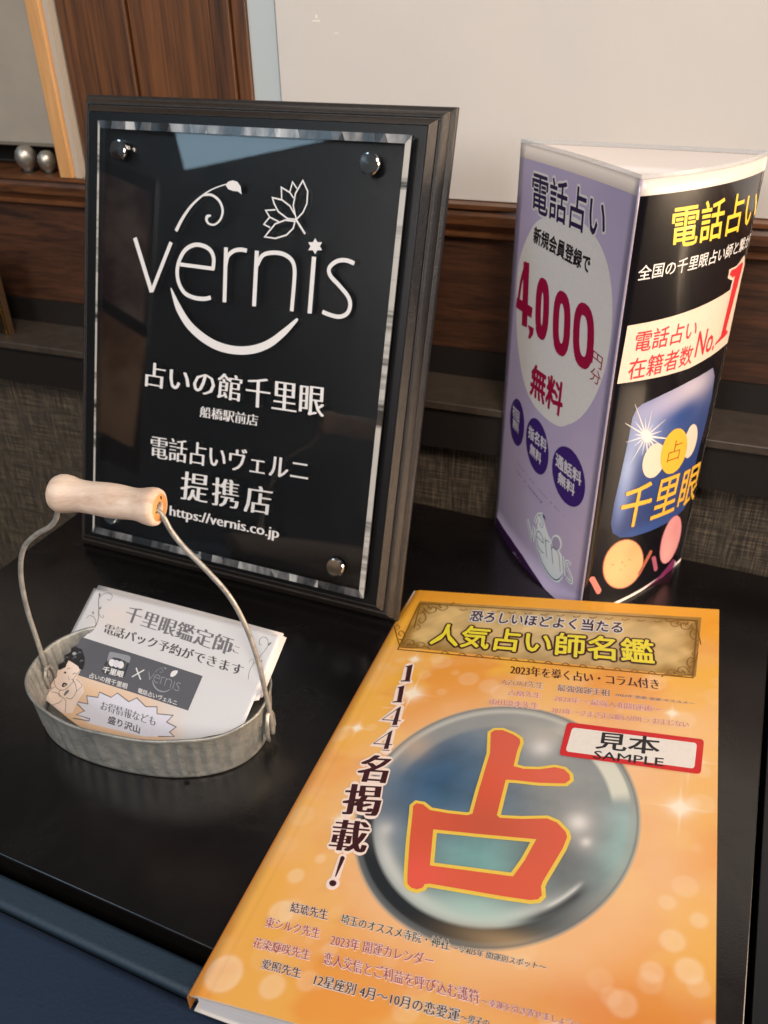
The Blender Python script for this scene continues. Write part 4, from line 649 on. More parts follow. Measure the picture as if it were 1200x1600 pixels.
# ------------------------------------------------------------------ the wall behind
WA = radians(-20.5); wh = Vector((cos(WA), sin(WA), 0)); wnv = Vector((-sin(WA), cos(WA), 0)); WO = Vector((.6075, 1.4161, 0))
def wbox(name, l0, l1, d0, d1, z0, z1, m, parent, bevel=None, **k):
    V = [W(p) for p in boxv(WO, wh, wnv, (0, 0, 1), l0, l1, d0, d1, z0, z1)]
    return mk(name, V, BOXF, m, parent, bevel=bevel, **k)
def wprofile(name, l0, l1, prof, m, parent):
    """extrude an outline (d, z) along the wall"""
    n = len(prof); V = [W(WO+wh*l_+wnv*d+Vector((0, 0, z))) for l_ in (l0, l1) for d, z in prof]
    F = [(i, (i+1) % n, n+(i+1) % n, n+i) for i in range(n)]+[tuple(range(n))[::-1], tuple(range(n, 2*n))]
    return mk(name, V, F, m, parent)

def weave(name):
    m = bpy.data.materials.new(name); m.use_nodes = True
    nt = m.node_tree; p = nt.nodes['Principled BSDF']; N = nt.nodes.new; Lk = nt.links.new
    tc = N('ShaderNodeTexCoord'); rp = N('ShaderNodeMapping'); rp.inputs['Rotation'].default_value = (0, 0, -WA); Lk(tc.outputs['Object'], rp.inputs[0])
    fs = []
    for scl in ((26, 1, 900), (620, 1, 30)):
        mp = N('ShaderNodeMapping'); mp.inputs['Scale'].default_value = scl; Lk(rp.outputs[0], mp.inputs[0])
        n_ = N('ShaderNodeTexNoise'); n_.inputs['Scale'].default_value = 1; n_.inputs['Detail'].default_value = 3; n_.inputs['Roughness'].default_value = .7; Lk(mp.outputs[0], n_.inputs['Vector']); fs.append(n_)
    a = N('ShaderNodeMath'); a.operation = 'ADD'; Lk(fs[0].outputs['Fac'], a.inputs[0]); Lk(fs[1].outputs['Fac'], a.inputs[1])
    r = N('ShaderNodeValToRGB'); r.color_ramp.elements[0].position = .36; r.color_ramp.elements[1].position = .66
    h = N('ShaderNodeMath'); h.operation = 'MULTIPLY'; h.inputs[1].default_value = .5; Lk(a.outputs[0], h.inputs[0]); Lk(h.outputs[0], r.inputs[0])
    r.color_ramp.elements[0].color = (*lin('15110e'), 1); r.color_ramp.elements[1].color = (*lin('83725c'), 1)
    k = r.color_ramp.elements.new(.5); k.color = (*lin('3d352c'), 1)
    Lk(r.outputs[0], p.inputs['Base Color']); p.inputs['Roughness'].default_value = .85
    b = N('ShaderNodeBump'); b.inputs['Distance'].default_value = .0012; b.inputs['Strength'].default_value = .8; Lk(h.outputs[0], b.inputs['Height']); Lk(b.outputs[0], p.inputs['Normal'])
    return m
m_weave = weave('woven_wallcovering')
m_woodH = wood('dark_wood_horizontal', '110a06', '573420', (1.2, 1.2, 16), WA*0, .5, .15)
m_rail = wood('rail_wood', '2c180d', '7a4c2c', (1.2, 1.2, 16), 0, .42, .25)
m_woodV = wood('dark_wood_vertical', '120a06', '774825', (15, 15, .55), 0, .5, .15, 26)
m_black = mat('black_painted_wood', '17120f', .55, bump=(200, .2))
m_ledge = mat('ledge_laminate', '463c34', .45, mix=('362e28', 120, .35, .7))
m_plaster = mat('off_white_board', 'dad2c9', .75, mix=('cfcac6', 3, .3, .75), bump=(160, .14))
m_plaster2 = mat('cool_white_board', 'bcc4c6', .7, bump=(90, .08))
m_greyp = mat('grey_board', 'aca191', .6, mix=('8b857c', 4, .3, .7))
m_tan = wood('light_wood', 'b98249', 'dcaa74', (8, 8, .6), 0, .5, .1, 20)
m_beige = mat('beige_edge', 'b3a798', .6)

wall = thing('panelled_wall', 'panelled wall with woven covering, brown timber dado and white upper panel behind the table', 'wall', W((.6, 1.42, -1.18)))
wbox('woven_covering', -3.6, 1.6, .065, .12, -1.18, .17, m_weave, wall)
wbox('apron_board', -3.6, 1.6, .02, .3, .15, .243, m_black, wall)
o = wbox('ledge', -3.6, 1.6, .008, .3, .244, .262, m_ledge, wall, bevel=(.0012, 2))
wbox('skirting', -3.6, 1.6, .157, .3, .263, .322, m_black, wall)
wbox('timber_panel', -3.6, 1.6, .165, .3, .323, .575, m_woodH, wall)
wprofile('dado_rail', -3.6, 1.6, [(.30, .562), (.160, .562), (.150, .568), (.150, .574), (.157, .578), (.150, .588), (.140, .594), (.138, .612), (.142, .622), (.134, .626), (.134, .634), (.30, .634)], m_rail, wall)
wbox('timber_post', -1.432, -1.262, .160, .3, .635, 1.5, m_woodV, wall, bevel=(.0015, 2))
wbox('timber_post', -1.258, -1.066, .166, .3, .635, 1.5, m_woodV, wall, bevel=(.0015, 2))
wbox('timber_post', -1.062, -1.018, .155, .3, .635, 1.5, m_woodV, wall, bevel=(.0015, 2))
wbox('timber_post', -1.016, -.985, .163, .3, .635, 1.5, m_woodV, wall, bevel=(.0015, 2))
wbox('edge_board', -.984, -.925, .172, .3, .635, 1.5, m_plaster2, wall)
wbox('white_board', -.923, 1.6, .170, .3, .635, 1.5, m_plaster, wall, bevel=(.0006, 2))
for (lx, z_, w_, h_) in ((-.845, .945, .016, .003), (-.838, .951, .004, .006), (-.80, .925, .008, .002)): wbox('scuff', lx, lx+w_, .1696, .1702, z_, z_+h_, mat('scuff_mark', 'efe9e0', .6), wall)
wbox('frame_post', -1.485, -1.45, .13, .3, .635, 1.5, m_tan, wall, bevel=(.001, 2))
wbox('frame_edge', -1.449, -1.434, .14, .3, .635, 1.5, m_beige, wall)
wbox('niche_back', -3.6, -1.487, .30, .32, .635, 1.5, m_black, wall)

gb = thing('notice_board', 'plain grey board hanging at the upper left edge behind the silver knobs', 'board', W(WO+wh*-1.8+wnv*.2+Vector((0, 0, .70))))
wbox('board_panel', -2.6, -1.489, .20, .215, .695, 1.5, m_greyp, gb)
wbox('board_edge', -2.6, -1.489, .196, .199, .690, .697, mat('board_lip', '6f685e', .5), gb)
m_steel = mat('brushed_steel', 'b9b2a6', .42, .9)
for i, (l_, r_, lab) in enumerate(((-1.615, .026, 'round silver knob farther left on the wooden rail'), (-1.555, .022, 'round silver knob nearer the light timber frame post'))):
    c0 = WO+wh*l_+wnv*.18+Vector((0, 0, .634))
    kn = thing('silver_knob', lab, 'knob', W(c0), 'silver knobs on the rail')
    V, F = lathe(W(c0), (0, 0, 1), [(0, .0), (0, r_*.5*S), (r_*.25*S, r_*.42*S), (r_*.6*S, r_*.8*S), (r_*1.2*S, r_*S), (r_*1.8*S, r_*.86*S), (r_*2.2*S, r_*.5*S), (r_*2.3*S, 0)], 28)
    mk('knob_body', V, F, m_steel, kn, smooth=True)
    V, F = lathe(W(c0+Vector((0, 0, .0))), (0, 0, 1), [(-.0001, 0), (-.0001, r_*.62*S), (r_*.16*S, r_*.6*S), (r_*.2*S, 0)], 28)
    mk('knob_foot', V, F, m_black, kn, smooth=True)

# gilt-edged stand at the far left, on the ledge
st = thing('gilt_frame', 'gold-edged standing frame cut off by the left photo edge', 'frame', W(WO+wh*-1.62+wnv*.05+Vector((0, 0, .262))))
m_gold = mat('gilt_edge', 'b08a4a', .25, 1)
wbox('frame_panel', -2.02, -1.690, .052, .062, .266, .47, mat('frame_dark', '20160f', .3), st)
wbox('frame_side', -1.689, -1.680, .046, .066, .262, .48, m_gold, st, bevel=(.0008, 2))
wbox('frame_side', -1.678, -1.674, .050, .066, .262, .475, mat('frame_inner', '4a3624', .4), st)

fl = mk('floor', [(-4, -3, 0), (4, -3, 0), (4, 4, 0), (-4, 4, 0)], [(0, 1, 2, 3)], mat('dark_floor', '2c2724', .6, mix=('1f1b19', 4, .3, .7)), kind='structure')

# ------------------------------------------------------------------ the black table
TA = radians(-23.75); th_ = Vector((cos(TA), sin(TA), 0)); tn = Vector((-sin(TA), cos(TA), 0)); TO = Vector((-.533, .7265, 0))
def tbox(name, x0, x1, y0, y1, z0, z1, m, parent, **k):
    return mk(name, [W(p) for p in boxv(TO, th_, tn, (0, 0, 1), x0, x1, y0, y1, z0, z1)], BOXF, m, parent, **k)
m_top = mat('black_table_top', '100d0d', .26, spec=.8, bump=(900, .04), mix=('5a5550', 1300, .735, .80))
def smudge(m, lo, hi):
    nt = m.node_tree; N = nt.nodes.new; Lk = nt.links.new; tc = N('ShaderNodeTexCoord'); n_ = N('ShaderNodeTexNoise'); n_.inputs['Scale'].default_value = 14; n_.inputs['Detail'].default_value = 7; n_.inputs['Roughness'].default_value = .7; n_.inputs['Distortion'].default_value = .8
    mr = N('ShaderNodeMapRange'); mr.inputs['From Min'].default_value = .35; mr.inputs['From Max'].default_value = .68; mr.inputs['To Min'].default_value = lo; mr.inputs['To Max'].default_value = hi
    Lk(tc.outputs['Object'], n_.inputs['Vector']); Lk(n_.outputs['Fac'], mr.inputs['Value']); Lk(mr.outputs[0], nt.nodes['Principled BSDF'].inputs['Roughness'])
smudge(m_top, .16, .34)
m_tblk = mat('black_table_side', '100e0e', .4)
tb = thing('black_table', 'low glossy black table that carries the plaque, pail, brochure stand and book', 'table', W(TO+th_*.2+tn*.5+Vector((0, 0, -1.184))))
tbox('table_top', -.503, .948, 0, 1.075, -.055, 0, m_top, tb, bevel=(.0009, 2))
tbox('table_apron', -.49, .935, .015, 1.06, -.19, -.056, m_tblk, tb)
for x in (-.49, .855):
    for y_ in (.015, .98): tbox('leg', x, x+.08, y_, y_+.08, -1.184, -.191, m_tblk, tb)

cb = thing('black_cabinet', 'dark blue-black cabinet standing against the right side of the black table', 'cabinet', W(TO+th_*1.3+tn*.5+Vector((0, 0, -1.184))))
m_cab = mat('blue_black_laminate', '0f1218', .35, bump=(900, .04))
tbox('cabinet_top', .957, 1.75, -.05, 1.0, -.06, -.008, m_cab, cb, bevel=(.001, 2))
tbox('cabinet_body', .965, 1.74, -.04, .99, -1.184, -.061, m_cab, cb)
# navy seat in front
nv = thing('navy_seat', 'navy blue upholstered seat with a welted border in front of the black table', 'seat', W(TO+th_*.2-tn*.8+Vector((0, 0, -1.184))))
m_navy = mat('navy_upholstery', '13243a', .62, mix=('12233b', 9, .35, .7), bump=(600, .25))
m_band = mat('welt_fabric', '1f303f', .6, bump=(700, .3))
tbox('seat_cushion', -1.2, 1.3, -1.5, -.052, -.25, -.018, m_navy, nv, bevel=(.006, 4))
tbox('seat_welt', -1.2, 1.3, -.050, -.012, -.05, -.019, m_band, nv, bevel=(.003, 4))
tbox('seat_base', -1.15, 1.25, -1.45, -.06, -1.0, -.251, m_tblk, nv)
for x in (-1.1, 1.1):
    for y_ in (-1.4, -.2): tbox('seat_leg', x, x+.08, y_, y_+.08, -1.184, -1.001, m_tblk, nv)

# ------------------------------------------------------------------ the plaque
PO, PX, PY = Vector(PL_O), Vector(PL_X), Vector(PL_Y); PN = PY.cross(PX)*-1   # PN points to the viewer
PN = PX.cross(PY); KP = 1/1.04*S; MMU = 1/380.
def PLm(x, y, d):    # x, y in mm in the front plane of the acrylic; d metres towards the viewer
    return W(PO)+PX*(x*MMU*S)+PY*(y*MMU*S)+PN*d
def PLu(x, y, d):    # the same with the plaque's own units (before the fit scale)
    return W(PO)+PX*(x*KP)+PY*(y*KP)-PN*(d*KP)
m_board = mat('black_lacquered_board', '111113', .34, spec=.28, bump=(1400, .12))
m_mould = mat('dark_moulding', '2a211a', .42, spec=.6, coat=.2, coatr=.35, bump=(1100, .6), mix=('1c1612', 260, .4, .65))
m_acr = mat('clear_acrylic', (1, 1, 1), .0, trans=1, ior=1.49)
pq = thing('award_plaque', 'black wooden plaque with clear acrylic plate lettered vernis, leaning back on the table', 'plaque', PLu(-.35, -.02, .06))
def rings(rs, cap0=True, cap1=True):
    V = []; F = []
    for x0, x1, y0, y1, d in rs: V += [PLu(x0, y0, d), PLu(x1, y0, d), PLu(x1, y1, d), PLu(x0, y1, d)]
    for i in range(len(rs)-1):
        for k in range(4): F.append((i*4+k, i*4+(k+1) % 4, i*4+4+(k+1) % 4, i*4+4+k))
    if cap0: F.append((3, 2, 1, 0))
    if cap1: n = (len(rs)-1)*4; F.append((n, n+1, n+2, n+3))
    return V, F
X0, X1, Y0, Y1 = -.695, -.015, .016, .857
V, F = rings([(X0, X1, Y0, Y1, .022), (X0, X1, Y0, Y1, .064)])
mk('board_face', V, F, m_board, pq, bevel=(.0003, 1))
def e_(k, d): return (X0-k, X1+k, Y0-k, Y1+k, d)
prof = [(.0005, .064), (.0005, .0225), (.0015, .0223), (.0120, .0345), (.0126, .0395), (.0150, .0395), (.0156, .0365), (.0175, .0362), (.0205, .0378), (.0240, .0418), (.0268, .0475), (.0278, .0525), (.0295, .0530), (.0345, .0560), (.0362, .0590), (.0365, .064)]
V, F = rings([e_(k, d) for k, d in prof], False, False)
mo = mk('moulding', V, F, m_mould, pq)
V, F = rings([(X0-.03, X1+.03, Y0-.03, Y1+.03, .0645), (X0-.03, X1+.03, Y0-.03, Y1+.03, .0665)]); mk('backing', V, F, m_black, pq)
# strut that holds the plaque up
s0 = PLu(-.4, .5, .067); s1 = PLu(-.3, .5, .067); foot = s0+Vector((PN.x, PN.y, 0)).normalized()*-.0; 
back = Vector((-PN.x, -PN.y, 0)).normalized()
f0 = Vector((s0.x, s0.y, Z0+.001))+back*.045; f1 = Vector((s1.x, s1.y, Z0+.001))+back*.045; tk = back*.003
V = [s0, s1, f1, f0, s0+tk, s1+tk, f1+tk, f0+tk]; mk('strut', V, BOXF, m_black, pq)
# acrylic plate: chamfered slab
AX0, AX1, AY0, AY1 = -.655, -.0325, .034, .838; c_ = .013
V, F = rings([(AX0, AX1, AY0, AY1, .013), (AX0, AX1, AY0, AY1, .004), (AX0+.0035, AX1-.0035, AY0+.0035, AY1-.0035, 0)])
mk('acrylic_plate', V, F[:8]+[(F[8][0], F[8][1], F[8][2], F[8][3]), F[9]], m_acr, pq)
# glints of the polished edge, painted into the colour of thin rim strips
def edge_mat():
    m = bpy.data.materials.new('painted_edge_glint'); m.use_nodes = True; nt = m.node_tree; p = nt.nodes['Principled BSDF']; N = nt.nodes.new; Lk = nt.links.new
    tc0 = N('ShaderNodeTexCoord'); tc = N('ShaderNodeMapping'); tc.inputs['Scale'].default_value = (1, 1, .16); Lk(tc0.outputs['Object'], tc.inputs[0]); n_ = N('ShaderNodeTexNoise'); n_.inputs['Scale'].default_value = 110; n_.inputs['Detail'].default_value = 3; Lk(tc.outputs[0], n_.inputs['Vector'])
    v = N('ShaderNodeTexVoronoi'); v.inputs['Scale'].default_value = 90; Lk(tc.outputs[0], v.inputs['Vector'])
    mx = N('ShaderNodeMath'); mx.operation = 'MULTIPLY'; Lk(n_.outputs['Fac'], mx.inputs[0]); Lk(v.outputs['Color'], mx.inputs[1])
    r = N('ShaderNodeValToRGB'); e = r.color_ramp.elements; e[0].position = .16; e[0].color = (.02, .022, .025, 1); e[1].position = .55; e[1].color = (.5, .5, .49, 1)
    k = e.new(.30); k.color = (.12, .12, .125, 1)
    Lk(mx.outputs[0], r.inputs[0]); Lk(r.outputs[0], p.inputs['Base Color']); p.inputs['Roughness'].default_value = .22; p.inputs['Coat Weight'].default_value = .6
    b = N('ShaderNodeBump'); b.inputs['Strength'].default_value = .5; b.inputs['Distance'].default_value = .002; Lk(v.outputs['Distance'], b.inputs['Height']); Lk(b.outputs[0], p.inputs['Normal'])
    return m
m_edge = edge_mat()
m_edge2 = mat('bright_painted_edge_glint', 'b9b5ae', .2, coat=.6, mix=('3a3835', 60, .5, .62), stretch=(.05, .05, 1))  # pale and dark bars stand in for reflections along the side edges
wT, wR, wB, wL = .0135, .0105, .0145, .0045
dA, dB = -.0006, .0128
def estrip(name, a, b, c, d, m_=None):   # outer edge a-b in front, inner edge c-d further back
    V = [PLu(*a, dA), PLu(*b, dA), PLu(*c, dA), PLu(*d, dA)]
    V += [PLu(*a, dA+.0004), PLu(*b, dA+.0004), PLu(*c, dA+.0004), PLu(*d, dA+.0004)]
    mk(name, V, BOXF, m_ or m_edge, pq)
i0, i1, j0, j1 = AX0+wL, AX1-wR, AY0+wB, AY1-wT
estrip('painted_edge_glint', (AX0, AY1), (AX1, AY1), (i1, j1), (i0, j1))
estrip('painted_edge_glint', (AX0, AY0), (AX1, AY0), (i1, j0), (i0, j0))
estrip('painted_edge_glint', (AX0, AY0+.0005), (AX0, AY1-.0005), (i0-.0003, j1), (i0-.0003, j0), m_edge2)
estrip('painted_edge_glint', (AX1, AY0+.0005), (AX1, AY1-.0005), (i1+.0003, j1), (i1+.0003, j0), m_edge2)
# chrome stand-offs
m_chrome = mat('chrome', 'dcd8d2', .07, 1)
for cx, cy_ in ((-.604, .788), (-.100, .790), (-.606, .082), (-.094, .084)):
    o_ = PLu(cx, cy_, 0); r = .0185*KP
    V, F = lathe(o_, PN, [(.0002, 0), (.0002, r), (.0022, r), (.0030, r*.93), (.0033, r*.82), (.0034, 0)], 36); s_ = mk('standoff_cap', V, F, m_chrome, pq, smooth=False)
    V, F = lathe(o_, -PN, [(.0132*KP, r*.0), (.0132*KP, r*.95), (.0215*KP, r*.95), (.0215*KP, 0)], 28); mk('standoff_barrel', V, F, m_chrome, pq, smooth=False)
lay_prints('plaque', lambda x, y, l_: PLm(x, y, .00005+l_), pq)


# ------------------------------------------------------------------ leaflets to the left of the table, mirrored in the plaque
rk = thing('leaflet_rack', 'leaflets in a stand left of the table, mirrored in the plaque', 'leaflet stand', W((-2.02, .78, -1.184)))
def slab(name, q, m, parent, t_=.0012, back=0.):
    q = [W(p) for p in q]; n_ = (q[1]-q[0]).cross(q[3]-q[0]).normalized()
    if n_.dot(W((0, 1.5, .6))-q[0]) < 0: n_ = -n_
    V = [p-n_*back for p in q]+[p-n_*(back+t_) for p in q]; F = [(0, 1, 2, 3), (7, 6, 5, 4)]+[(i, 4+i, 4+(i+1) % 4, (i+1) % 4) for i in range(4)]
    return mk(name, V, F, m, parent)
m_lf1 = mat('mauve_leaflet', 'e0cdca', .5, mix=('8a6a70', 14, .42, .6)); m_lf2 = mat('tan_leaflet', 'f0d0b0', .5, mix=('b08060', 12, .42, .62))
slab('leaflet', [(-1.895, .98, 1.23), (-1.747, .839, 1.19), (-1.808, .717, .758), (-1.944, .854, .826)], m_lf1, rk)
slab('leaflet', [(-1.948, .841, .783), (-1.804, .695, .705), (-1.858, .619, .309), (-1.973, .722, .349)], m_lf2, rk)
slab('rack_panel', [(-1.99, 1.03, 1.30), (-1.77, .82, 1.25), (-1.88, .565, .20), (-2.08, .72, .26)], m_black, rk, .01, .012)
V, F = tube([W((-1.99, .70, -1.17)), W((-1.99, .70, .5))], .012, 12); mk('rack_pole', V, F, m_chrome, rk, smooth=True)
V, F = lathe(W((-1.99, .70, -1.184)), (0, 0, 1), [(0, 0), (0, .14), (.012, .14), (.018, .03), (.018, 0)], 32); mk('rack_base', V, F, m_black, rk)

# ------------------------------------------------------------------ the book
BO, BX, BY = Vector(BK_O), Vector(BK_X), Vector(BK_Y); BN = BX.cross(BY)
def BK(x, y, l_): return W(BO)+BX*(x*.001)+BY*(y*.001)+BN*l_
bk = thing('orange_book', 'thick orange paperback with a crystal ball on its cover and a red-bordered sample sticker', 'book', Vector((BK(105, 160, 0).x, BK(105, 160, 0).y, Z0)))
BWm, BHm = 210.0, 318.0
def edge_drop(x):   # the cover rolls over a little at the spine
    return -.0016*max(0, (5-x)/5)**2
def dist2(x, y, cx, cy): return np.hypot(x-cx, y-cy)
BALL = (104.6, 126.0, 71.8, 79.0)
bok = [(rng.uniform(0, 210), rng.uniform(0, 260)**1.0, rng.uniform(1.5, 8)*(1 if rng.random() < .7 else .6), rng.uniform(.06, .26)) for _ in range(120)]
bok += [(193, 72, 5.5, .4), (200, 60, 6, .45), (186, 56, 5, .35), (203, 84, 4, .4), (190, 90, 4, .35), (22, 46, 6.5, .45), (10, 12, 9, .5), (34, 12, 6, .4), (52, 34, 4, .3), (176, 40, 6, .3), (20, 66, 4.5, .4), (197, 100, 6, .25), (48, 18, 5, .3), (28, 78, 3, .4)]
def smooth(a, b, x): t = np.clip((x-a)/(b-a), 0, 1); return t*t*(3-2*t)
def fbm(x, y, sd):
    r = np.random.default_rng(sd); o = np.zeros_like(x)
    for k in range(4):
        f = .012*2**k
        for _ in range(3):
            a = r.uniform(0, 2*pi); p = r.uniform(0, 2*pi); o += np.sin((x*cos(a)+y*sin(a))*f*2*pi+p+1.6*np.sin(y*f*3+p))*.5**k/3
    return o*.5+.5
def cover_rgb(x, y):
    def C(h): return np.array(lin(h))
    t = np.clip(y/BHm, 0, 1)[:, None]; n1 = fbm(x, y, 3)[:, None]; n2 = fbm(x, y, 9)[:, None]
    c = C('e9ab54')*(1-t)+C('f2b23c')*t
    c = c*(1-smooth(.35, .75, n1)*.75)+C('e6923c')*smooth(.35, .75, n1)*.75
    c = c*(1-smooth(.5, .8, n2)*.4)+C('edb274')*smooth(.5, .8, n2)*.4
    top = smooth(255, 315, y)[:, None]; c = c*(1-top*.8)+C('efa22c')*top*.8
    g = np.exp(-((dist2(x, y, BALL[0]+8, BALL[1]-4)-70)/26)**2)[:, None]; c = c*(1-g*.62)+C('f4c79a')*g*.62
    g = np.exp(-(dist2(x, y, 190, 195)/34)**2)[:, None]; c = c*(1-g*.45)+C('f6cfa4')*g*.45
    g = np.exp(-((y-18-.10*x)/14)**2)[:, None]*smooth(60, 190, x)[:, None]; c = c*(1-g*.5)+C('cf5f18')*g*.5
    for bx, by, r, a in bok:
        d = dist2(x, y, bx, by); w = (1-smooth(r-1.6, r+.8, d))*a*(.75+.25*np.clip(d/r, 0, 1)**3)
        w = w[:, None]; c = c*(1-w)+C('fbe3c2')*w
    for sx, sy, r in ((35, 205, 15), (196, 178, 14), (193, 145, 13), (26, 238, 7), (186, 213, 6), (30, 103, 10), (12, 170, 6)):
        d = dist2(x, y, sx, sy); w = np.exp(-(d/(r*.42))**2)+.5*np.exp(-np.abs((x-sx)*(y-sy))/(r*.25))*np.exp(-(d/r)**2); w = np.clip(w, 0, 1)[:, None]*.85
        c = c*(1-w)+C('fdf1dc')*w
    cr = np.exp(-((x-8.5)/.45)**2)[:, None]; c = c*(1-cr*.16)
    return np.clip(c, 0, 1)
def grid_sheet(name, x0, x1, y0, y1, nx, ny, P, rgb, m, parent, lift=0.):
    xs = np.linspace(x0, x1, nx+1); ys = np.linspace(y0, y1, ny+1); XX, YY = np.meshgrid(xs, ys)
    x = XX.ravel(); y = YY.ravel(); V = [P(a, b, lift) for a, b in zip(x, y)]
    F = [(j*(nx+1)+i, j*(nx+1)+i+1, (j+1)*(nx+1)+i+1, (j+1)*(nx+1)+i) for j in range(ny) for i in range(nx)]
    o = mk(name, V, F, m, parent, smooth=True)
    a = o.data.color_attributes.new('ink', 'FLOAT_COLOR', 'POINT'); c = np.ones((len(x), 4), np.float32); c[:, :3] = rgb(x, y); a.data.foreach_set('color', c.ravel())
    return o
m_cover = attr_mat('glossy_printed_cover', .42, .35, coatr=.16)
def BKs(x, y, l_):
    p = BK(x, y, l_); p.z += edge_drop(x)
    return p
grid_sheet('front_cover', 0, BWm, 0, BHm, 210, 320, BKs, cover_rgb, m_cover, bk)
# pages and back cover: the sheets fan open towards the fore edge
m_page = mat('page_edges', 'cfcdd0', .7, coord='Object', stretch=(1, 1, 60), mix=('b3b2b8', 60, .35, .7))
m_back = mat('back_cover', 'c9c3bd', .5)
def flat(p, z): return Vector((p.x, p.y, z))
c4 = [(2.5, 1.2), (208.8, 1.2), (208.8, 316.9), (2.5, 316.9)]
zf = Z0+.0009
tops = [BKs(x, y, -.0006) for x, y in c4]; V = [flat(p, min(zf, p.z-.0002)) for p in tops]+tops
mk('page_block', V, BOXF, m_page, bk)
c4 = [(0, 0), (210, 0), (210, 318.0), (0, 318.0)]
V = [flat(BKs(x, y, 0), Z0+.0002) for x, y in c4]+[flat(BKs(x, y, 0), Z0+.0008) for x, y in c4]; mk('back_cover', V, BOXF, m_back, bk)
V = []; F = []
for j, y_ in enumerate((0, 318.0)):
    for i in range(7):
        a = i/6*pi/2; top = BKs(0, y_, 0); r_ = .0022
        V.append(top+BX*(-r_*sin(a))+Vector((0, 0, -r_*(1-cos(a)))))
    b_ = flat(BKs(0, y_, 0), Z0+.0004); V.append(b_+BX*-.0022)
F = [(i, i+1, 9+i, 8+i) for i in range(7)]
mk('spine', V, F, mat('spine_print', 'd98a3a', .4, coat=.2), bk, smooth=True)
# the underside of the front cover and its thickness
V = [BKs(x, y, -.00002) for x, y in c4]+[BKs(x, y, -.00045) for x, y in c4]
mk('cover_edge', V, [(0, 1, 5, 4), (1, 2, 6, 5), (2, 3, 7, 6), (4, 5, 6, 7)], m_back, bk)

def ball_rgb(x, y):
    def C(h): return np.array(lin(h))
    u = (x-BALL[0])/BALL[2]; v = (y-BALL[1])/BALL[3]; r = np.hypot(u, v); th = np.degrees(np.arctan2(v, u)); e = lambda q: q[:, None]
    def lerp(c, col, w): w = e(np.clip(w, 0, 1)); return c*(1-w)+C(col)*w
    c = np.ones((len(x), 3))*C('85898a')
    c = lerp(c, '37597a', np.exp(-(((u+.45)/.5)**2+((v-.15)/.55)**2)))
    c = lerp(c, '47657e', .7*np.exp(-(((u+.05)/.45)**2+((v-.12)/.4)**2)))
    c = lerp(c, '6fa8a4', .8*np.exp(-(((u-.05)/.4)**2+((v+.42)/.26)**2)))
    c = lerp(c, '696b6c', .8*np.exp(-(((u-.52)/.36)**2+((v+.25)/.42)**2)))
    c = lerp(c, '92938e', .8*np.exp(-(((u-.4)/.3)**2+((v-.35)/.32)**2)))
    c = lerp(c, '98b8b4', .8*np.exp(-(((u-.9)/.16)**2+((v+.12)/.4)**2)))
    n = fbm(x*2.2, y*2.2, 21); c = c*e(.90+.28*n)
    # rim zones
    c = lerp(c, '9a9a96', smooth(.74, .8, r)*smooth(60, 90, th)*(1-smooth(150, 175, th))*.75)
    c = lerp(c, 'a5a298', smooth(.88, .95, r)*.45)
    c = lerp(c, 'c5c3ba', np.exp(-((r-.93)/.02)**2)*smooth(40, 70, th)*(1-smooth(165, 180, th))*.8)
    low = ((th < -10) | (th > 172)).astype(float)
    ang = np.where(th > 0, th-360, th)        # -188 .. -10 lower rim
    k = smooth(-200, -170, ang)*(1-smooth(-75, -20, ang))
    c = lerp(c, 'cfd0ca', np.exp(-((r-.80)/.055)**2)*smooth(-170, -140, ang)*(1-smooth(-70, -30, ang))*low*.85)
    c = lerp(c, 'a9c9bf', np.exp(-(((u-.05)/.3)**2+((v+.74)/.09)**2))*.8)
    c = lerp(c, '141a20', smooth(.845, .865, r)*(1-smooth(.955, .985, r))*k*low*.97)
    c = lerp(c, '6d7376', np.exp(-((r-.955)/.012)**2)*k*low*.7)
    c = lerp(c, '2b2e33', np.exp(-((r-.84)/.03)**2)*smooth(-75, -55, ang)*(1-smooth(-40, -28, ang))*low*.9)
    c = lerp(c, 'd9d9d4', np.exp(-((r-.80)/.012)**2)*smooth(-56, -48, ang)*(1-smooth(-38, -30, ang))*low*.9)
    # broad pale window on the upper right, reflections
    c = lerp(c, 'd8d6c6', smooth(.80, .83, r)*(1-smooth(.93, .95, r))*smooth(12, 20, th)*(1-smooth(60, 75, th)))
    c = lerp(c, 'b9b1a4', .7*np.exp(-(((u-.25)/.3)**2+((v-.72)/.12)**2)))
    c = lerp(c, 'c9a98e', .55*np.exp(-(((u+.75)/.12)**2+((v-.45)/.12)**2)))
    for a, b_, s_, w in ((.59, 0, .065, 1), (.22, .6, .075, .7), (.66, -.14, .03, .9), (-.3, -.2, .03, .35), (-.7, -.3, .05, .4)):
        c = lerp(c, 'f0ebe6', w*np.exp(-(((u-a)/s_)**2+((v-b_)/s_)**2))); c = lerp(c, 'c9c2bd', .45*w*np.exp(-(((u-a)/(s_*2.4))**2+((v-b_)/(s_*2.4))**2)))
    c = lerp(c, 'c9a87c', np.exp(-(((u-.35)/.35)**2+((v+.9)/.08)**2))*.55)
    cv = cover_rgb(x, y); c = lerp(c, '4a4f52', np.exp(-((r-.972)/.006)**2)*.55); w = e(smooth(.980, .998, r)*.92); c = c*(1-w)+cv*w
    return np.clip(c, 0, 1)
nr, na = 76, 220
pv = [(BALL[0], BALL[1])]+[(BALL[0]+BALL[2]*i/nr*cos(2*pi*j/na), BALL[1]+BALL[3]*i/nr*sin(2*pi*j/na)) for i in range(1, nr+1) for j in range(na)]
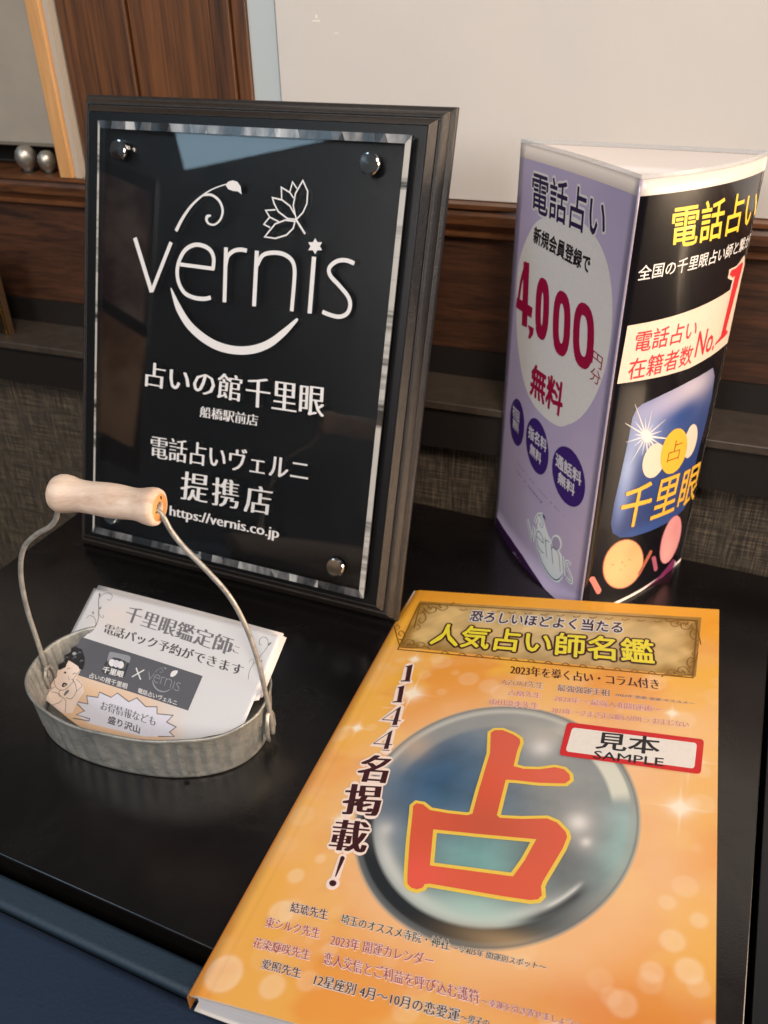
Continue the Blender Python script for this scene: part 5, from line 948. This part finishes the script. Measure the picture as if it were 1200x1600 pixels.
F = [(0, 1+j, 1+(j+1) % na) for j in range(na)]+[(1+(i-1)*na+j, 1+i*na+j, 1+i*na+(j+1) % na, 1+(i-1)*na+(j+1) % na) for i in range(1, nr) for j in range(na)]
o = mk('crystal_ball_print', [BK(x, y, .00005) for x, y in pv], F, m_cover, bk, smooth=True)
a = o.data.color_attributes.new('ink', 'FLOAT_COLOR', 'POINT'); xy = np.array(pv); c = np.ones((len(pv), 4), np.float32); c[:, :3] = ball_rgb(xy[:, 0], xy[:, 1]); a.data.foreach_set('color', c.ravel())
# gold banner
def banner_rgb(x, y):
    def C(h): return np.array(lin(h))
    q0, q1, q2, q3 = (np.array(p) for p in ((10.9, 249.6), (197.6, 246.9), (199.4, 307.4), (9.2, 304.)))
    s_ = (x-10)/187; t_ = (y-(249.6-2.7*s_))/57; ed = np.minimum(np.minimum(s_, 1-s_)*3.2, np.minimum(t_, 1-t_)); n = fbm(x*3, y*3, 5)
    w = smooth(.0, .22, ed+.10*(n-.5))[:, None]
    c = C('a57a2e')*(1-w)+C('dcb878')*w
    g = np.exp(-((s_-.55)/.3)**2)[:, None]*.4; c = c*(1-g)+C('eccf9c')*g
    return np.clip(c*(.76+.26*n[:, None]), 0, 1)
def BAN(s_, t_, l_):
    x = (10.9+(197.6-10.9)*s_)*(1-t_)+(9.2+(199.4-9.2)*s_)*t_; y = (249.6-2.7*s_)*(1-t_)+(304.+3.4*s_)*t_
    return x, y
gx, gy = 130, 44; pv = [BAN(i/gx, j/gy, 0) for j in range(gy+1) for i in range(gx+1)]
F = [(j*(gx+1)+i, j*(gx+1)+i+1, (j+1)*(gx+1)+i+1, (j+1)*(gx+1)+i) for j in range(gy) for i in range(gx)]
o = mk('gold_banner', [BK(x, y, .00005) for x, y in pv], F, m_cover, bk, smooth=True)
a = o.data.color_attributes.new('ink', 'FLOAT_COLOR', 'POINT'); xy = np.array(pv); c = np.ones((len(pv), 4), np.float32); c[:, :3] = banner_rgb(xy[:, 0], xy[:, 1]); a.data.foreach_set('color', c.ravel())
def clipbk(v):
    v = np.array(v); return v
lay_prints('book', lambda x, y, l_: BK(min(x, 209.5), max(y, .3), .00006+l_), bk)

# ------------------------------------------------------------------ brochure stand
LA, MA, RA, BH = np.array([.243, 1.543]), np.array([.359, 1.211]), np.array([.604, 1.390]), .772
def side_pt(A, B, bul, s_, z, off=0.):
    d = (B-A)/np.linalg.norm(B-A); n = np.array([d[1], -d[0]])
    p = A+(B-A)*s_+n*(bul(z/BH)*4*s_*(1-s_)); q = W((p[0], p[1], z)); tn_ = (B-A)+n*(bul(z/BH)*4*(1-2*s_)); tn_ /= np.linalg.norm(tn_)
    return q+Vector((tn_[1], -tn_[0], 0))*off
bulL = lambda t: .018-.026*t
bulR = lambda t: .017+.007*t
bulB = lambda t: -.004
wdL = np.linalg.norm(MA-LA)*380; wdR = np.linalg.norm(RA-MA)*380; wdB = np.linalg.norm(RA-LA)*380
PLf = lambda x, y, l_: side_pt(LA, MA, bulL, min(max(x/wdL, 0.004), .996), min(max(y/380., .001), BH), l_)
PRf = lambda x, y, l_: side_pt(MA, RA, bulR, min(max(x/wdR, 0.004), .996), min(max(y/380., .001), BH), l_)
PBf = lambda x, y, l_: side_pt(LA, RA, bulB, x/wdB, y/380., l_)
br = thing('brochure_stand', 'three-sided laminated brochure tower with a lilac price face and a black face', 'brochure stand', W((.4, 1.36, 0)))
m_paper = mat('white_laminated_card', 'd8cbc2', .4, coat=.3, coatr=.15)
m_inside = mat('card_inside', 'decbbd', .6)
m_lam = mat('clear_laminate', 'cfd2d4', .12, alpha=.35)
def panel(name, P, wd_, bands, t_=.0009, nx=18):
    """bands = [(z0, z1, material)] in layout units; a thin curved sheet with an outside, an inside and edges"""
    zs = sorted({b for z0, z1, _ in bands for b in (z0, z1)}); zz = []
    for a_, b_ in zip(zs[:-1], zs[1:]):
        n = max(1, int((b_-a_)/.05)); zz += [a_+(b_-a_)*k/n for k in range(n)]
    zz.append(zs[-1]); V = []; F = []; mi = []; ms = [m_inside]
    for off in (0, -t_):
        for z in zz:
            for i in range(nx+1): V.append(P(wd_*i/nx, z*380, off))
    n1 = (nx+1)*len(zz)
    for j in range(len(zz)-1):
        zc = (zz[j]+zz[j+1])/2; m = [b for b in bands if b[0] <= zc < b[1]][0][2]
        if m not in ms: ms.append(m)
        for i in range(nx):
            a_ = j*(nx+1)+i; F.append((a_, a_+1, a_+nx+2, a_+nx+1)); mi.append(ms.index(m)); F.append(tuple(n1+k for k in (a_+nx+1, a_+nx+2, a_+1, a_))); mi.append(0)
    for j in (0, len(zz)-1):
        for i in range(nx): a_ = j*(nx+1)+i; F.append((a_, a_+1, n1+a_+1, n1+a_)); mi.append(0)
    for i in (0, nx):
        for j in range(len(zz)-1): a_ = j*(nx+1)+i; F.append((a_, a_+nx+1, n1+a_+nx+1, n1+a_)); mi.append(0)
    return mk(name, V, F, ms, br, smooth=True, midx=mi)
m_lilac = mat('lilac_print', 'bbaecb', .34, coat=.4, coatr=.15, mix=('afa4c6', 12, .35, .75))
m_blackp = mat('black_print', '100d12', .2, coat=.6, coatr=.08)
P1 = lambda x, y, l_: side_pt(LA, MA, bulL, x/wdL, y/380., l_)
P2 = lambda x, y, l_: side_pt(MA, RA, bulR, x/wdR, y/380., l_)
panel('left_panel', P1, wdL, [(.0008, .750, m_lilac), (.750, BH, m_paper)])
panel('right_panel', P2, wdR, [(.0008, .008, m_paper), (.008, .750, m_blackp), (.750, BH, m_paper)])
panel('rear_panel', PBf, wdB, [(.0008, BH, m_paper)])
# clear laminate margin standing proud along the top
for P, wd_ in ((P1, wdL), (P2, wdR), (PBf, wdB)):
    V = []; F = []
    for i in range(19):
        V += [P(wd_*i/18, BH*380-.0, .0003), P(wd_*i/18, BH*380+2.4, .0003), P(wd_*i/18, BH*380+2.4, -.0006), P(wd_*i/18, BH*380, -.0006)]
    for i in range(18):
        for k in range(4): F.append((i*4+k, i*4+(k+1) % 4, i*4+4+(k+1) % 4, i*4+4+k))
    mk('laminate_edge', V, F, m_lam, br)
V, F = tube([P1(wdL, z*380, .0002) for z in np.linspace(.002, BH, 20)], .0008, 8); mk('corner_fold', V, F, mat('fold_edge', '9d93ab', .3, coat=.5), br, smooth=True)
lay_prints('left', PLf, br, curved=True)
lay_prints('right', PRf, br, curved=True)

# ------------------------------------------------------------------ the tin pail
CB = Vector((-.374, .976, 0)); ax = Vector((.961, -.278, 0)).normalized(); pr = Vector((-ax.y, ax.x, 0))
m_tin = mat('galvanised_tin', 'a3a29c', .48, .45, mix=('7d7f7d', 90, .34, .66), bump=(420, .5))
m_tin2 = mat('tin_rim', 'a39c8e', .4, .6, mix=('6d6a62', 90, .35, .7), bump=(300, .3))
m_wire = mat('wire', 'b0aca6', .45, .5, mix=('85817b', 150, .4, .7), bump=(500, .2))
pl = thing('tin_pail', 'small oval galvanised tin pail with a wooden handle grip, holding a stack of flyers', 'pail', W(CB))
def ell_pt(a_, b_, t_, z, rib=0.):
    e = 2/2.25; c_, s_ = cos(t_), sin(t_); k = 1+rib
    return W(CB+ax*(.965*a_*k*math.copysign(abs(c_)**e, c_))+pr*(b_*k*math.copysign(abs(s_)**e, s_))+Vector((0, 0, z)))
n = 288; V = []; F = []
prof = [(.194, .1095, .0005), (.198, .1125, .002), (.1975, .112, .006), (.1985, .113, .012), (.200, .1145, .03), (.202, .117, .06), (.204, .119, .078), (.2065, .1215, .083), (.2075, .1225, .086), (.2065, .1215, .0885), (.204, .119, .088), (.2025, .1175, .084), (.199, .1140, .06), (.1965, .111, .03), (.194, .1085, .009), (.193, .1075, .006)]
for k, (a_, b_, z) in enumerate(prof):
    for i in range(n):
        t_ = 2*pi*i/n; amp = .017 if .012 <= z <= .06 else (.005 if z == .078 else 0)
        w_ = .0012*sin(5*t_+1)+.0008*sin(11*t_)
        V.append(ell_pt(a_, b_, t_, z+(w_ if z > .07 else 0), amp*sin(t_*52)*(.7+.3*sin(3*t_))))
for k in range(len(prof)-1):
    for i in range(n): F.append((k*n+i, k*n+(i+1) % n, (k+1)*n+(i+1) % n, (k+1)*n+i))
mk('pail_wall', V, F, m_tin, pl, smooth=True)
V = [ell_pt(.1925, .107, 2*pi*i/96, .005) for i in range(96)]+[ell_pt(.1925, .107, 2*pi*i/96, .0008) for i in range(96)]
mk('pail_floor', V, [tuple(range(96)), tuple(range(96, 192))[::-1]]+[(i, (i+1) % 96, 96+(i+1) % 96, 96+i) for i in range(96)], m_tin, pl)
for t_ in (-1.05,):
    V = []; F = []
    for k, z in enumerate((.010, .03, .05, .07, .082)):
        for dt, of in ((-.028, .0), (-.024, .004), (.024, .004), (.028, .0)): V.append(ell_pt(.199+.04*z, .1135+.04*z, t_+dt, z, of/.2))
    for k in range(4):
        for q in range(3): a_ = k*4+q; F.append((a_, a_+1, a_+5, a_+4))
    mk('side_seam', V, F, m_tin, pl)
for t_, z in ((.10, .050), (-.10, .050), (pi-.10, .050), (pi+.10, .050)):
    c0 = ell_pt(.200, .1145, t_, z); nrm = (c0-ell_pt(.18, .10, t_, z)).normalized()
    V, F = lathe(c0, nrm, [(0, .0016), (.0006, .0015), (.0010, .0008), (.0011, 0)], 14); mk('rivet', V, F, m_tin2, pl, smooth=True)
# the wire bail and its wooden grip
def HP(a_, z, o_=0.): return W(CB+ax*a_+pr*o_+Vector((0, 0, z)))
pts = catmull([(-.190, .045, .0), (-.190, .075, 0), (-.191, .12, 0), (-.192, .19, 0), (-.184, .255, 0), (-.165, .305, 0), (-.135, .335, 0), (-.108, .353, 0), (-.092, .372, 0), (-.084, .398, 0), (-.07, .412, 0), (0, .4135, 0), (.062, .412, 0), (.078, .402, 0), (.088, .378, 0), (.105, .352, 0), (.135, .318, 0), (.163, .28, 0), (.182, .23, 0), (.194, .17, 0), (.2, .11, 0), (.2035, .07, 0), (.2045, .04, 0), (.2045, .022, 0)], 6)
V, F = tube([HP(*p) for p in pts], .0038*S, 12); mk('wire_handle', V, F, m_wire, pl, smooth=True)
V, F = tube([HP(.2025, z, o_) for z, o_ in ((.018, -.012), (.030, -.014), (.050, -.013), (.066, -.006), (.068, .003), (.052, .010), (.03, .011), (.018, .006))], .0035*S, 10); mk('handle_ear', V, F, m_wire, pl, smooth=True)
V, F = tube([HP(-.187, z, o_) for z, o_ in ((.03, -.01), (.055, -.012), (.066, -.004), (.066, .005), (.05, .011), (.03, .01))], .0035*S, 10); mk('handle_ear', V, F, m_wire, pl, smooth=True)
def gripmat():
    m = wood('pale_turned_wood', '9c7252', 'dcc6b4', (2.5, 12, 12), 0, .6, .05, 16)
    nt = m.node_tree; p = nt.nodes['Principled BSDF']; rp = [q for q in nt.nodes if q.bl_idname == 'ShaderNodeValToRGB'][0]
    rp.color_ramp.elements[0].position = .2; rp.color_ramp.elements[1].position = .42
    rp.color_ramp.elements[2].position = .62
    return m
gp = [(-.083, .0), (-.083, .0085), (-.0835, .014), (-.0825, .019), (-.079, .0235), (-.073, .0265), (-.066, .0272), (-.058, .0262), (-.050, .0240), (-.040, .0226), (-.028, .0224), (-.014, .0232), (0, .0240), (.014, .0240), (.026, .0232), (.036, .0222), (.045, .0220), (.053, .0232), (.060, .0250), (.067, .0262), (.073, .0262), (.0775, .0245), (.0795, .0215), (.0800, .018), (.0800, .0085), (.0770, .0078), (.055, .0075), (.055, .0)]
V, F = lathe(HP(-.003, .4135), ax, [(s_*S, r_*S) for s_, r_ in gp], 40); gpo = mk('wooden_grip', V, F, gripmat(), pl, smooth=True)
V, F = lathe(HP(-.003, .4135)+ax*(.08006*S), ax, [(0, .0086*S), (0, .0185*S), (-.0005, .0215*S)], 40); mk('grip_end', V, F, wood('orange_lit_end_grain', 'b0763c', 'd9a568', (5, 5, 5), 0, .6, .05, 30), pl, smooth=True)  # end grain, with the orange of the warm side light put into its colour
for (yy, zz_, s1_, s2_) in ((.006, .0125, .0016, .003), (-.011, -.001, .0016, .0014), (-.004, -.0155, .003, .0012)):
    c0 = HP(-.003+.0805, .4135)+pr*(yy*S)+Vector((0, 0, zz_*S)); V = [c0+pr*(s1_*S*cos(t_))+Vector((0, 0, s2_*S*sin(t_)))+ax*.0003 for t_ in np.linspace(0, 2*pi, 9)[:-1]]
    mk('knot', V, [tuple(range(8))], mat('knot_brown', '5a3a1e', .7), gpo)

# ------------------------------------------------------------------ flyers in the pail
CO, CX, CY = Vector(CD_O), Vector(CD_X), Vector(CD_Y); CN = CX.cross(CY)
CWm, CHm = 147.4, 92.0
def CDp(x, y, l_):   # y goes down the sheet (negative)
    u_ = x/CWm; y = max(y, -(75-17*u_+19*sin(pi*max(0, min(1, u_)))**1.2)); bow = .0016*sin(pi*u_)*(1+y/200.)
    return W(CO)+CX*(x*.001)+CY*(y*.001)+CN*(l_+bow)
def card_rgb(x, y):
    def C(h): return np.array(lin(h))
    c = np.ones((len(x), 3))*C('d2cfd0'); w = (smooth(38, 66, -y)*(1-smooth(70, 118, x)))[:, None]*.85
    w = np.maximum(w, .8*(smooth(62, 72, -y)*(1-smooth(96, 120, x)))[:, None])
    c = c*(1-w)+C('dfb489')*w
    w = (np.exp(-(((x-28)/16)**2+((y+15)/9)**2))*.35)[:, None]; c = c*(1-w)+C('e6cbb8')*w
    return c
m_sheet = attr_mat('flyer_paper', .7)
m_plain = mat('flyer_plain_paper', 'd2cdcc', .75)
flylab = ['top flyer of the pail stack, with readable printing and a grey band', 'flyer directly under the printed top flyer, its right corner peeking out', 'flyer poking out highest behind the top edge of the pail stack',
          'flyer of the pail stack shifted slightly left behind the top one', 'flyer fifth from the top of the pail stack, shifted right at its upper corner']
offs = [(0, 0, 0, 0), (1.3, .9, -.35, .3), (.6, 3.4, -.7, -.55), (-2.2, .8, -1.05, .5), (2.2, -1.2, -1.4, -.25)]+[(random.uniform(-1.5, 2.6), random.uniform(-2.5, .6), -1.4-.36*q, random.uniform(-.5, .5)) for q in range(1, 8)]
flylab += ['flyer low in the pail stack, only its thin paper edge showing']*7
for i, (dx, dy, dz, rot) in enumerate(offs):
    th0 = thing('flyer', flylab[i], 'flyer', CDp(CWm/2, -CHm, -.002), 'flyers stacked in the tin pail')
    ca, sa = cos(radians(rot)), sin(radians(rot))
    P = (lambda x, y, l_, dx=dx, dy=dy, dz=dz, ca=ca, sa=sa, i=i: CDp(dx+x*ca-y*sa*(1 if i == 0 else .9), dy+x*sa+max(y, -(75-17*x/CWm+19*sin(pi*min(1, max(0, x/CWm)))**1.2)+(0 if i == 0 else 9+12*x/CWm))*ca, dz*.001+l_))
    o = grid_sheet('sheet', 0, CWm, -CHm, 0, 60 if i == 0 else 14, 34 if i == 0 else 4, P, card_rgb, m_sheet if i == 0 else m_plain, th0)
    md = o.modifiers.new('thickness', 'SOLIDIFY'); md.thickness = .00022; md.offset = -1
    if i == 0:
        lay_prints('card', lambda x, y, l_: CDp(min(max(x, .2), CWm-.2), min(max(y, -CHm+.2), -.2), .00005+l_), th0, curved=True)
